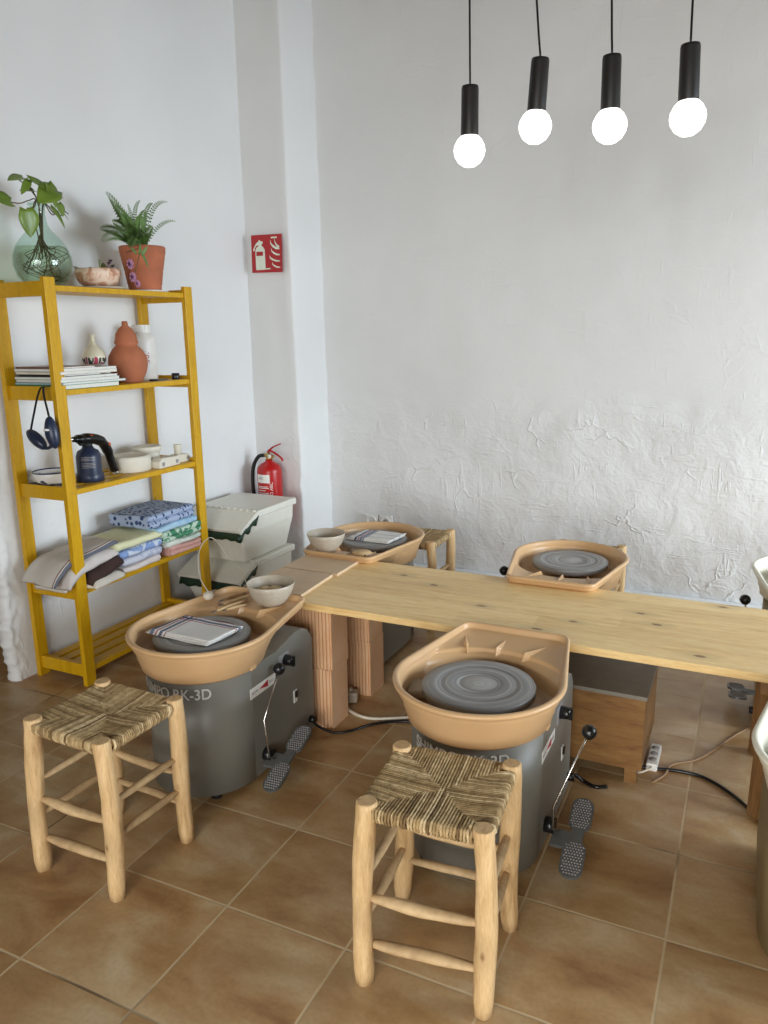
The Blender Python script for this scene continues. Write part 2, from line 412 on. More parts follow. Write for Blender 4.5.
# ------------------------------------------------------------------ the room
structure(MB().box(-4.2, 4.3, -4.1, 2.75, -.1, 0).build('floor', M_floor))
M_ceil = plain('ceiling_paint', (92, 78, 62), .8)
M_wall_room = plain('painted_room_wall', (188, 182, 172), .7)
structure(MB().box(-4.2, 4.3, -4.1, 2.75, 3.35, 3.45).build('ceiling', M_ceil))

def wall_grid(name, mat, x0, x1, z1, y, nx, nz, amp, thick=.2):
    mb = MB(); vv = []
    for j in range(nz+1):
        for i in range(nx+1):
            x = x0+(x1-x0)*i/nx; z = z1*j/nz
            rough = 1 if z < 1.0 else max(.25, 1-(z-1.0)*9)
            d = amp*rough*(noise.noise(Vector((x*2.2, z*2.2, 3)))*.8+noise.noise(Vector((x*7, z*7, 8)))*.35)
            d += .003*max(0, min(1, (1.03+.04*noise.noise(Vector((x*3, 0, 0)))-z)/.03))
            vv.append((x, y-d, z))
    W = nx+1
    ff = [(j*W+i, j*W+i+1, (j+1)*W+i+1, (j+1)*W+i) for j in range(nz) for i in range(nx)]
    mb.add(vv, ff, True)
    mb.box(x0, x1, y+.03, y+thick, 0, z1)
    return structure(mb.build(name, mat))
wall_grid('wall_back', M_wall_back, -1.7, 4.3, 3.35, 2.505, 300, 170, .014)
# left wall with the crumbling free end near the camera
mb = MB(); nz = 330; ny = 40; vv = []
prof = []
for j in range(nz+1):
    z = 3.35*j/nz
    e = noise.noise(Vector((z*7, 1.3, 0)))*.5+noise.noise(Vector((z*19, 4, 0)))*.3+noise.noise(Vector((z*40, 9, 0)))*.3+noise.noise(Vector((z*90, 9, 3)))*.2
    lowf = 1 if z < 1.7 else .35
    yend = .372 + .030*e*lowf
    row = []
    for i in range(ny+13):
        y = 2.25 + (yend+.07-2.25)*i/ny if i <= ny else yend+.07*(1-(i-ny)/12)
        d = .006*noise.noise(Vector((y*2, z*2, 1)))+max(0, 1-(y-yend)/.06)*lowf*(.010*noise.noise(Vector((y*35, z*30, 1)))+.004*noise.noise(Vector((y*80, z*80, 1)))+.004)
        row.append((-1.580-d, y, z))
    row += [(-1.592, yend-.012, z), (-1.615+.008*e, yend-.018+.01*noise.noise(Vector((z*23, 2, 5))), z), (-1.645+.01*e, yend-.012, z), (-1.66, yend+.01, z), (-1.665, 2.2, z)]
    vv += row
W = ny+18
ff = [(j*W+i, (j+1)*W+i, (j+1)*W+i+1, j*W+i+1) for j in range(nz) for i in range(W-1)]
structure(MB().add(vv, ff, True).build('wall_left', M_wall_left))
# pilaster in the far left corner
mb = MB(); vv = []; nz = 90
for j in range(nz+1):
    z = 3.35*j/nz
    k = 1 if z < 1.0 else .3
    w = .010*k*noise.noise(Vector((z*5, 0, 2)))+.006*k*noise.noise(Vector((z*16, 3, 2)))
    xe = -1.264 - .0115*z + .003*sin(z*2) + w
    row = [(-1.64, 2.160, z)]
    for i in range(1, 9): row.append((-1.64+(xe-.012+1.64)*i/8, 2.160+.004*noise.noise(Vector((i*.6, z*3, 7))), z))
    row += [(xe-.003, 2.163, z), (xe, 2.175, z)]
    for i in range(1, 9): row.append((xe+.004*noise.noise(Vector((i*.6, z*3, 17)))+(-.0), 2.175+(2.56-2.175)*i/8, z))
    vv += row
W = len(vv)//(nz+1)
ff = [(j*W+i, j*W+i+1, (j+1)*W+i+1, (j+1)*W+i) for j in range(nz) for i in range(W-1)]
structure(MB().add(vv, ff, True).build('wall_corner', M_wall_left))
# right wall with shopfront opening; rear wall with window opening; passage walls
def holed_wall(name, axis, pos, th, a0, a1, z1, ha0, ha1, hz0, hz1, mat):
    mb = MB()
    for (p, q, r, s_) in ((a0, ha0, 0, z1), (ha1, a1, 0, z1), (ha0, ha1, 0, hz0), (ha0, ha1, hz1, z1)):
        if q-p < 1e-4 or s_-r < 1e-4: continue
        if axis == 'x': mb.box(pos, pos+th, p, q, r, s_)
        else: mb.box(p, q, pos, pos+th, r, s_)
    return structure(mb.build(name, mat))
holed_wall('wall_right', 'x', 4.1, .15, -4.1, 2.6, 3.35, 0.0, 2.3, .1, 2.2, M_wall_room)
holed_wall('wall_front', 'y', -4.1, .15, -4.2, 4.3, 3.35, -.4, 3.0, .05, 2.15, M_wall_room)
structure(MB().box(-4.2, -4.05, -4.1, 2.75, 0, 3.35).build('wall_far_left', M_wall_room))
structure(MB().box(-4.1, -1.655, .74, .84, 0, 3.35).build('wall_passage', M_wall_left))
def window(n, axis, pos, a0, a1, z0, z1, div):
    f = MB(); w = .05; B = (lambda a, b, c, d: f.box(pos, pos+.06, a, b, c, d)) if axis == 'x' else (lambda a, b, c, d: f.box(a, b, pos, pos+.06, c, d))
    B(a0, a1, z0, z0+w); B(a0, a1, z1-w, z1)
    for k in range(div+1):
        a = a0+(a1-a0-w)*k/div; B(a, a+w, z0+w, z1-w)
    fr = structure(f.build(n, M_white))
    g = MB(); (g.box(pos+.025, pos+.031, a0+w, a1-w, z0+w, z1-w) if axis == 'x' else g.box(a0+w, a1-w, pos+.025, pos+.031, z0+w, z1-w))
    g.build('pane', M_pane, fr)
window('window_1', 'x', 4.14, 0.0, 2.3, .1, 2.2, 2)
window('window_2', 'y', -4.05, -.4, 3.0, .05, 2.15, 3)
# dark timber door in the passage beyond the left wall
dr = MB(); dr.box(-3.3, -2.25, .67, .738, 0, 2.1)
structure(dr.build('door_1', M_trestle))
dd = structure(MB().box(-2.2, -1.67, .69, .737, 0, 2.1).build('door_2', M_trestle))
MB().lathe([(0, 0), (.022, .0), (.026, .02), (.015, .035), (0, .035)], M=Matrix.Rotation(radians(90), 4, 'X'), c=(-2.1, .69, 1.0), n=16).build('door_handle', M_chrome, dd)
# back-wall skirting edge
mb = MB(); n = 60
pts = [(-1.26+(4.1+1.26)*i/n, 2.484+.004*noise.noise(Vector((i*.7, 0, 0))), .012+.004*noise.noise(Vector((i*.9, 4, 0)))) for i in range(n+1)]
mb.tube(pts, .016, 6); structure(mb.build('baseboard_back', M_wall_left))

# ------------------------------------------------------------------ yellow shelf unit
XB, XF, Y0, Y1 = -1.562, -1.275, .448, 1.278
sh = thing('shelf_unit', 'tall mustard-yellow painted open wooden shelf unit against the left wall', 'shelf', ((XB+XF)/2, (Y0+Y1)/2, 0))
ox, oy = (XB+XF)/2, (Y0+Y1)/2
def sbox(mb, x0, x1, y0, y1, z0, z1): mb.box(x0-ox, x1-ox, y0-oy, y1-oy, z0, z1)
PT, PW = .022, .050
for x in (XB, XF-PT):
    for y in (Y0, Y1-PW):
        # L-set post: board facing the room, as the photo shows
        m_ = MB(); sbox(m_, x, x+PT, y, y+PW, 0, 1.612)
        m_.build('post', M_yellow, sh, bevel=.002)
LEV = [1.585, 1.201, .814, .407, .075]
for zt in LEV:
    for y in (Y0+.012, Y1-.012-.022):
        m_ = MB(); sbox(m_, XB+PT, XF-PT, y, y+.022, zt-.040, zt+.014); m_.build('side_rail', M_yellow, sh, bevel=.0015)
    for k in range(4):
        wd = .046; gap = (XF-XB-2*PT-4*wd)/3
        x = XB+PT+k*(wd+gap)
        m_ = MB(); sbox(m_, x, x+wd, Y0+.035, Y1-.035, zt-.018, zt); m_.build('slat', M_yellow, sh, bevel=.001)
    m_ = MB(); sbox(m_, XF-PT-.001, XF-PT+.014, Y0+PW, Y1-PW, zt-.022, zt-.001)
    m_.build('front_rail', M_yellow, sh, bevel=.001)
for zt in LEV:
    for y in (Y0+PW/2, Y1-PW/2):
        MB().tube([(XF-ox-.001, y-oy, zt-.01), (XF-ox+.0012, y-oy, zt-.01)], .0028, 8).build('screw', M_brass, sh)

# ------------------------------------------------------------------ pine board, bats and clay blocks
bd = MB().box(-.46, 1.86, .524, 1.075, .455, .480).build('tabletop_board', M_pine, bevel=.002)
tag(bd, 'long knotty pine board laid flat as the worktop between the potter\'s wheels', 'table board')
for nm, y0, y1, lb in (('near', .565, .822, 'pale square clay bat on the left end of the pine board, behind the near bowl'), ('far', .832, 1.075, 'pale square clay bat on the left end of the pine board, farther from camera')):
    b_ = MB(); sk = -.014 if nm == 'near' else -.004
    b_.prism([(-.555, y0), (-.309+.0, y0), (-.309+sk, y1), (-.555, y1)], .4805, .492)
    tag(b_.build('clay_bat', M_bat, bevel=.0012), lb, 'board', 'square clay bats')

def block_mesh():
    # hollow clay block: vertical ribs on the long faces
    hx, hy, h = .15, .06, .2265; nrib = 20; poly = []
    for side in (-1, 1):
        pts = []
        for k in range(nrib):
            x0 = -hx+.008+(2*hx-.016)*k/nrib; x1 = x0+(2*hx-.016)/nrib; g = (x1-x0)*.17
            pts += [(x0+g, -hy), (x1-g, -hy), (x1-g*.5, -hy+.007), (x1+g*.5, -hy+.007)]
        pts = [(-hx, -hy)]+pts+[(hx, -hy)]
        if side == 1: pts = [(-x, -y) for x, y in pts]
        poly += pts
    return MB().prism(poly, 0, h)
bl = []
src = None
for (x, y, z, lb) in ((-.337, .610, 0, 'lower ribbed clay block of the front stack under the pine board'),
                      (-.333, .612, .2275, 'upper ribbed clay block of the front stack under the pine board'),
                      (-.325, .896, 0, 'lower ribbed clay block of the rear stack under the pine board'),
                      (-.327, .894, .2275, 'upper ribbed clay block of the rear stack under the pine board')):
    if src is None: src = block_mesh().build('clay_block', M_brick, bevel=.0012); o = src
    else: o = src.copy(); COL.objects.link(o)
    o.location = (x, y, z); tag(o, lb, 'brick', 'ribbed clay blocks carrying the board')

# wooden box under the board
bx = thing('storage_box', 'brown wooden box with dark lid on the floor under the board', 'box', (.662, .80, 0))
MB().box(-.205, .205, -.17, .17, .048, .290).build('box_body', M_ply, bx, bevel=.003)
MB().box(-.210, .210, -.175, .175, .290, .303).build('lid', M_darkbox, bx, bevel=.002)
for sx in (-1, 1):
    for sy in (-1, 1):
        MB().box(sx*.172-.018, sx*.172+.018, sy*.15-.015, sy*.15+.015, 0, .048).build('foot', M_ply, bx)
# trestle
tr = thing('trestle', 'brown timber trestle holding up the right end of the pine board', 'trestle', (1.30, .80, 0))
for sy in (-1, 1):
    for sx in (-1, 1):
        m_ = MB(); m_.tube([(sx*.100, sy*.190, 0), (sx*.090, sy*.17, .395)], [.031, .034], 4, smooth=False); m_.build('leg', M_trestle, tr)
MB().box(-.13, .13, -.22, .22, .395, .455).build('top_beam', M_trestle, tr, bevel=.003)
for sx in (-1, 1): MB().box(sx*.098-.012, sx*.098+.012, -.185, .185, .14, .18).build('stretcher', M_trestle, tr)

# ------------------------------------------------------------------ potter's wheels
R, WB, LB = .228, .167, .371
def outline(theta, R=R, w=WB, L=LB, rc=.035):
    # distance from centre to the rounded tray outline along theta (hull of circle and two corner circles)
    d = (cos(theta), sin(theta)); best = R
    poly = HULL
    n = len(poly)
    for i in range(n):
        ax, ay = poly[i]; bx_, by = poly[(i+1) % n]
        ex, ey = bx_-ax, by-ay; den = d[0]*ey-d[1]*ex
        if abs(den) < 1e-12: continue
        t = (ax*ey-ay*ex)/den; u = (ax*d[1]-ay*d[0])/den
        if t > 0 and -1e-6 <= u <= 1+1e-6: return t
    return R
def hull():
    pts = [(R*cos(t), R*sin(t)) for t in [2*pi*k/160 for k in range(160)]]; rc = .035
    for s_ in (-1, 1):
        pts += [(s_*(WB-rc)+rc*cos(2*pi*k/32), LB-rc+rc*sin(2*pi*k/32)) for k in range(32)]
    pts = sorted(set(pts))
    def half(ps):
        h = []
        for q in ps:
            while len(h) > 1 and (h[-1][0]-h[-2][0])*(q[1]-h[-2][1])-(h[-1][1]-h[-2][1])*(q[0]-h[-2][0]) <= 0: h.pop()
            h.append(q)
        return h[:-1]
    return half(pts)+half(pts[::-1])
HULL = hull()

def pan_mesh():
    N = 240; rows = []
    for k in range(N):
        # sample denser toward tray corners
        th = 2*pi*k/N; Ro = outline(th)
        back = max(0, min(1, (sin(th)-.25)/.3)); back = back*back*(3-2*back)
        rw = min(.242, Ro-.021)
        lip = Ro-.017
        prof = [(0, .397), (.150, .397), (.182, .399), (.190, .407),
                (.205+.006*back, .462), (min(Ro-.012, .212)+(0)*back, .474), (min(Ro-.010, .214+back*(Ro-.010-.214)), .480+.004*back),
                (Ro-.007, .492), (Ro-.006, .4985), (Ro-.0015, .501), (Ro, .506), (Ro-.002, .5105), (Ro-.008, .513), (Ro-.014, .5115), (lip, .507),
                (lip-.002, .4985), (lip-.0045, .4955), (lip-.0060-.001*back, .4945), (rw+.004, .4940-.006*back), (rw+.001, .4930-.006*back), (rw-.0015, .4885-.006*back), (rw-.004, .480-.004*back), (rw*.3+.138, .440), (rw*.3+.128, .430), (rw*.3+.118, .426), (.10, .424), (0, .424)]
        rows.append([(r*cos(th), r*sin(th), z) for r, z in prof])
    m = len(rows[0]); vv = [q for r_ in rows for q in r_]
    ff = [(k*m+i, ((k+1) % N)*m+i, ((k+1) % N)*m+i+1, k*m+i+1) for k in range(N) for i in range(m-1)]
    mb = MB().add(vv, ff, True)
    return mb
def fin_mesh(i):
    tip, fr = (((-.150, .318), (-.112, .222)), ((-.015, .326), (-.022, .232)), ((.120, .324), (.064, .222)))[i]
    T_ = Vector((*tip, .4905)); F = Vector((*fr, .4985)); d = (T_-F); d.z = 0; d.normalize(); sd = Vector((-d.y, d.x, 0))
    B = Vector((fr[0], fr[1], 0)).normalized()*.202; B.z = .438; S1 = F+d*.030+sd*.016; S1.z = .482; S2 = F+d*.030-sd*.016; S2.z = .482
    M_ = F*.5+B*.5; M_.z = .472; M_ -= d*.004
    B1 = B+sd*.013+d*.022; B2 = B-sd*.013+d*.022
    return MB().add([T_, F, M_, S1, S2, B1, B2, B], [(1, 3, 0), (1, 0, 4), (2, 3, 1), (2, 1, 4), (7, 5, 3, 2), (7, 2, 4, 6)], False)

def body_poly(r, yb, cx=-.012, n=24, chamf=.02):
    P = [(cx+r*cos(pi+pi*k/n), r*sin(pi+pi*k/n)) for k in range(n+1)]
    return P+[(cx+r, yb-chamf), (cx+r-chamf, yb), (cx-r+chamf, yb), (cx-r, yb-chamf)]
BX = .0
LEVERS = {'low': [(.215, .018, .10), (.216, .0, .235), (.205, .112, .358)], 'out': [(.207, .014, .10), (.207, .012, .172), (.283, .05, .385)]}
def make_wheel(label, loc, rz, pan_mat, lever, body_mat, group, pedal=((.262, -.065, .040), (-.019, .265, .082))):
    w = thing('pottery_wheel', label, 'pottery wheel', loc, rz, group)
    r = .177
    # body: curved front, flat sides, back top edge rounded in side profile
    mb = MB(); n = 28; pb = .362; ring = [(BX+r*cos(pi+pi*k/n), r*sin(pi+pi*k/n)) for k in range(n+1)]
    ring += [(BX+r, .14), (BX+r, .25), (BX+r, .30), (BX+r, .335), (BX+r, pb), (BX-r, pb), (BX-r, .335), (BX-r, .30), (BX-r, .25), (BX-r, .14)]
    def ztop(y): return .402 if y < .14 else ((.402+.022*min(1, (y-.14)/.05)) if y < .25 else (.424 if y <= .30 else .424-.055*((y-.30)/(pb-.30))**2))
    vv = [(x, y, .028) for x, y in ring]+[(x, y, ztop(y)) for x, y in ring]; N = len(ring)
    mb.add(vv, [tuple(range(N))[::-1]], False)
    mb.add(vv, [(k, (k+1) % N, N+(k+1) % N, N+k) for k in range(N)], False)
    mb.sm[-N:] = [k < n for k in range(N)]
    # top strips
    L = n; Rr = N-1
    top = [tuple([N+k for k in range(n+1)]+[2*N-1, ][:0])]
    mb.add(vv, [tuple(N+k for k in range(n+1))], False)
    a = [n+j for j in range(0, 6)]; b = [0]+[N-1-j for j in range(0, 5)]
    mb.add(vv, [(N+b[j], N+a[j], N+a[j+1], N+b[j+1]) for j in range(5)], False)
    bo = mb.build('body', body_mat, w)
    md = bo.modifiers.new('weld', 'WELD'); md.merge_threshold = .0001
    for sx, sy in ((-.11, -.10), (.095, -.10), (-.14, .31), (.12, .31)):
        MB().lathe([(0, 0), (.016, 0), (.018, .004), (.015, .03), (0, .03)], (sx, sy, 0), 16).build('foot', M_rubber, w)
    pan = pan_mesh().build('splash_pan', pan_mat, w)
    for i in range(3): fin_mesh(i).build('splash_fin', pan_mat, pan)
    MB().box(.168, .192, -.018, .012, .400, .424).build('clip', pan_mat, pan, bevel=.004)
    MB().lathe([(0, .424), (.022, .424), (.022, .462), (0, .462)], n=20).build('shaft', M_chrome, w)
    MB().lathe([(0, .464), (.143, .464), (.149, .467), (.150, .485), (.148, .489), (.100, .4895), (.0995, .4888), (.098, .4895), (.05, .4895), (.0495, .4888), (.048, .4895), (0, .4895)], n=72).build('wheel_head', M_alu, w)
    # side panel fittings on the +x face
    X = BX+r
    lb = MB().box(X, X+.0012, -.012, .128, .300, .334).build('side_label', M_signw if False else M_white, w)
    MB().prism([(.035, .317), (.085, .328), (.085, .306)], X+.0012, X+.0018, Matrix(((0, 0, 1, 0), (1, 0, 0, 0), (0, 1, 0, 0), (0, 0, 0, 1)))).build('red_arrow', M_redarrow, lb)
    v2, f2 = text_mesh('FAST', .012); v3, f3 = text_mesh('SLOW', .012); tm = MB()
    TM = Matrix(((0, 0, 1, X+.0015), (1, 0, 0, 0), (0, 1, 0, 0), (0, 0, 0, 1)))
    tm.add([TM @ (q+Vector((.090, .313, 0))) for q in v2], f2); tm.add([TM @ (q+Vector((-.004, .313, 0))) for q in v3], f3)
    tm.build('label_print', M_greyprint, lb)
    kp = MB().box(X, X+.002, .152, .212, .328, .378).build('knob_plate', M_greyprint, w)
    kb = MB().lathe([(0, 0), (.019, 0), (.017, .02), (.015, .028), (0, .028)], M=Matrix.Rotation(radians(90), 4, 'Y'), c=(X+.002, .190, .353), n=20)
    kb.box(X+.026, X+.036, .185, .195, .336, .370); kb.build('speed_knob', M_black, w)
    sw = MB().box(X, X+.002, .232, .252, .178, .222).build('power_switch', M_white, w)
    MB().box(X+.002, X+.008, .236, .248, .196, .218).build('rocker', M_black, sw, bevel=.002)
    MB().tube([(X, .335, .07), (X+.02, .335, .07)], .013, 12).build('cable_gland', M_black, w)
    # pedal
    p0 = Vector(pedal[0]); dvec = Vector(pedal[1]); L_ = dvec.length; ey = dvec.normalized()
    ex = (Vector((1, 0, 0))-ey*ey.x).normalized(); ez = ex.cross(ey)
    PM = Matrix((ex, ey, ez)).transposed().to_4x4(); PM.translation = p0
    def oval(y0, y1, hw, n=12):
        P = [(hw*cos(-pi+pi*k/n), y0+hw+hw*sin(-pi+pi*k/n)) for k in range(n+1)]+[(hw*cos(pi*k/n), y1-hw+hw*sin(pi*k/n)) for k in range(n+1)]
        return P
    neck = [(-.018, .05), (.018, .05), (.016, .13), (.018, .22), (-.018, .22), (-.016, .13)]
    pm = MB(); pm.prism(oval(0, .118, .030), -.004, .004, PM); pm.prism(oval(L_-.118, L_, .030), -.004, .004, PM); pm.prism(neck, -.0055, .0045, PM)
    pm.box(-.065, -.010, .09, .145, -.005, .005, PM)
    ped = pm.build('foot_pedal', M_greyd, w)
    for y0 in (.004, L_-.114):
        pd = MB()
        for i in range(-3, 4):
            for j in range(0, 12):
                x = i*.0075+(.00375 if j % 2 else 0); y = y0+.008+j*.0088
                yy = min(max(y, y0+.026), y0+.084)
                if (x*x+(y-yy)**2) > .0255**2 or abs(x) > .024: continue
                pd.add([PM @ Vector(q) for q in ((x-.003, y, .0042), (x, y-.0034, .0042), (x+.003, y, .0042), (x, y+.0034, .0042), (x, y, .0072))], [(0, 1, 4), (1, 2, 4), (2, 3, 4), (3, 0, 4)])
        pd.build('tread_studs', M_greyprint, ped)
    MB().tube([(X-.002, .055, .085), (X+.028, .055, .085)], .022, 16).build('pedal_pivot', M_black, w)
    lv = LEVERS[lever] if isinstance(lever, str) else lever
    base = (.218, .045, .082)
    rod = MB().tube([base, lv[0], lv[1], lv[2]], .0032, 8).build('control_lever', M_chrome, w)
    MB().lathe([(0, -.019), (.010, -.0175), (.0185, -.007), (.0197, .002), (.016, .012), (.007, .0185), (0, .019)], lv[2], 20).build('lever_knob', M_black, rod)
    # model lettering wrapped round the curved front
    tv, tf = text_mesh('SHIMPO RK-3D', .046, .0006, .0006)
    xm = max(q.x for q in tv); rr = r+.0008; wp = []
    for q in tv:
        ang = radians(-46)-(xm-q.x)*.90/rr; wp.append((BX+(rr+q.z)*cos(ang), (rr+q.z)*sin(ang), .349+q.y))
    MB().add(wp, tf).build('lettering', M_letter, w)
    return w
G = 'pottery wheels around the pine board'
w1 = make_wheel('grey wheel with tan pan beneath the towel, beside the yellow shelf', (-.411, .140, 0), 0, M_pan, 'low', M_grey, G)
w2 = make_wheel('grey wheel with tan pan and bare head, right behind the nearest stool', (.492, .145, 0), 0, M_pan, 'out', M_grey, G, ((.272, -.082, .042), (-.014, .265, .062)))
w3 = dup(w1, (-.415, 1.378, 0), pi, 'tan pan wheel at the far left of the board, by the wall sockets', G)
w4 = make_wheel('tan pan wheel with bare head against the back wall, behind the board', (.470, 1.374, 0), pi, M_pan, [(.215, .02, .10), (.22, .02, .22), (.242, .11, .445)], M_grey, G)
M_olive = plain('beige_painted_steel', (150, 134, 96), .5, var=.04, scale=6)
w5 = make_wheel('cream pan wheel cut off by the right edge of the photo, near the camera', (1.372, .098, 0), 0, M_pan_w, 'low', M_olive, G)
w6 = make_wheel('cream pan wheel at the far right, behind the board by the back wall', (1.362, 1.50, 0), pi, M_pan_w, [(.215, .02, .10), (.22, .02, .22), (.240, .13, .41)], M_olive, G, ((.245, .085, .050), (-.010, .262, .060)))

# ------------------------------------------------------------------ rush-seat stools
def make_stool(label, loc, rz, W=.256, D=.246):
    st = thing('rush_stool', label, 'stool', loc, rz, 'rush-seated log stools')
    rnd = random.Random(3); hx, hy = W/2, D/2
    tops = {}
    for sx, sy in ((-1, -1), (1, -1), (1, 1), (-1, 1)):
        pts = []; rs = []; ph = rnd.random()*9; spl = .009
        for i in range(15):
            z = .438*i/14; k = 1-z/.438
            pts.append((sx*(hx+spl*k)+.004*sin(z*11+ph), sy*(hy+spl*k)+.004*cos(z*9+ph), z))
            rs.append((.0225)*(1+.06*sin(z*17+ph))+(0 if 0 < i < 14 else -.003))
        pts.insert(-1, (pts[-1][0], pts[-1][1], .4345)); rs.insert(-1, rs[-2])
        lm = MB(); lm.tube(pts, rs, 18, wob=.10, capmi=1)
        lm.build('leg', [M_log, M_logend], st)
    def rung(a, b, rr=.0105):
        A, B = Vector(a), Vector(b); n = 9; ps = []; rs = []
        for i in range(n):
            t = i/(n-1); ps.append(A.lerp(B, t)+Vector((0, 0, .002*sin(t*5+a[2]*40)))); rs.append(rr*(.62+.55*sin(pi*min(1, max(0, t)))**.7))
        MB().tube(ps, rs, 8, wob=.25, flat=.8).build('rung', M_stick, st)
    rung((-hx, -hy, .205), (hx, -hy, .212), .013); rung((-hx, -hy, .092), (hx, -hy, .100), .013)
    rung((-hx, hy, .215), (hx, hy, .210), .012); rung((-hx, hy, .125), (hx, hy, .12), .011)
    for sx in (-1, 1):
        rung((sx*hx, -hy, .262), (sx*hx, hy, .256)); rung((sx*hx, -hy, .160), (sx*hx, hy, .163))
    # four rails hidden in the weave
    for a, b in (((-hx, -hy), (hx, -hy)), ((-hx, hy), (hx, hy)), ((-hx, -hy), (-hx, hy)), ((hx, -hy), (hx, hy))):
        MB().tube([(*a, .418), (*b, .418)], .010, 8).build('seat_rail', M_stick, st)
    mb = MB(); tone = []
    rc = .0033; n = 31
    for side in range(4):
        ca, sa = cos(side*pi/2), sin(side*pi/2)
        h_, g_ = (hx, hy) if side % 2 == 0 else (hy, hx)
        for k in range(n):
            u = -1+2*(k+.5)/n
            x = u*(h_-.020); inn = abs(u)*(g_-.012)
            tn = min(1, max(0, .55+.22*rnd.gauss(0, 1))); e = g_+.013
            ztop = .429; j = rnd.uniform(-.0012, .0012)
            sag = lambda y_: ztop-.010*(1-(y_/e)**2)+.002*noise.noise(Vector((x*25, y_*25, side)))
            pts = []
            y_s = [max(inn-.010, .0), inn+.01, (inn+e)/2, e-.018, e-.006]
            for q in y_s: pts.append((x+j*noise.noise(Vector((q*60, k, 0))), -q, sag(min(q, e))))
            pts += [(x+j, -e, .427), (x-j, -e-.003, .414), (x, -e+.003, .402), (x, -e+.016, .396), (x, -max(inn, .02)+.0, .397)]
            P = [(p_[0]*ca-p_[1]*sa, p_[0]*sa+p_[1]*ca, p_[2]) for p_ in pts]
            b0 = len(mb.v); mb.tube(P, rc*rnd.uniform(.9, 1.12), 6, caps=False, wob=.35)
            tone += [tn]*(len(mb.v)-b0)
    b0 = len(mb.v); mb.box(-hx+.004, hx-.004, -hy+.004, hy-.004, .404, .421); tone += [0.0]*(len(mb.v)-b0)
    mb.tone = tone; mb.build('seat', M_rush, st)
    return st
s1 = make_stool('rush stool on the left, before the towel-topped wheel', (-.402, -.290, 0), radians(-2))
s2 = dup(s1, (.537, -.249, 0), radians(4.5), 'rush stool nearest the camera, in front of the bare-headed wheel')
s3 = dup(s1, (-.352, 1.715, 0), 0, 'rush stool by the back wall, right of the wall sockets')
s4 = dup(s1, (.470, 1.735, 0), 0, 'rush stool mostly hidden behind the back-wall wheel with a bare head')

# ------------------------------------------------------------------ pendant lamps
for (x, y, z, tx, ty, lb, cx_, cy_) in ((.222, .80, 1.943, .0, .0, 'leftmost and lowest of the four black pendant lamps with a bare round bulb', -.004, 0),
                             (.428, .80, 1.988, .055, 0, 'second black pendant lamp from the left, lit round bulb', -.022, 0),
                             (.646, .80, 1.965, -.015, 0, 'third black pendant lamp from the left, lit round bulb', -.012, 0),
                             (.856, .80, 1.962, -.03, 0, 'rightmost black pendant lamp, nearest the right edge, lit round bulb', -.004, 0)):
    L = thing('pendant_lamp', lb, 'lamp', (x, y, z), 0, 'black pendant lamps over the board')
    tm = Matrix.Rotation(tx, 4, 'Y')
    MB().lathe([(0, -.049), (.018, -.0455), (.035, -.034), (.046, -.016), (.049, 0), (.047, .014), (.038, .031), (.028, .041), (.022, .048), (0, .048)], M=tm, n=32).build('bulb', M_bulb, L)
    MB().lathe([(0, .036), (.027, .036), (.0275, .04), (.0265, .175), (.025, .183), (.006, .185), (0, .185)], M=tm, n=28).build('lamp_holder', M_socket, L)
    tp = tm @ Vector((0, 0, .185)); H = 3.33-z
    pts = catmull([tp, tp+Vector((cx_*.5, 0, .10)), tp+Vector((cx_*1.2, 0, .3)), tp+Vector((cx_, 0, .6)), (tp.x+cx_, 0, H)], 8)
    MB().tube(pts, .0032, 8).build('cord', M_black, L)
    MB().lathe([(0, 0), (.04, 0), (.045, .005), (.045, .02), (0, .02)], (tp.x+cx_, 0, H-.0), 24).build('ceiling_rose', M_socket, L)

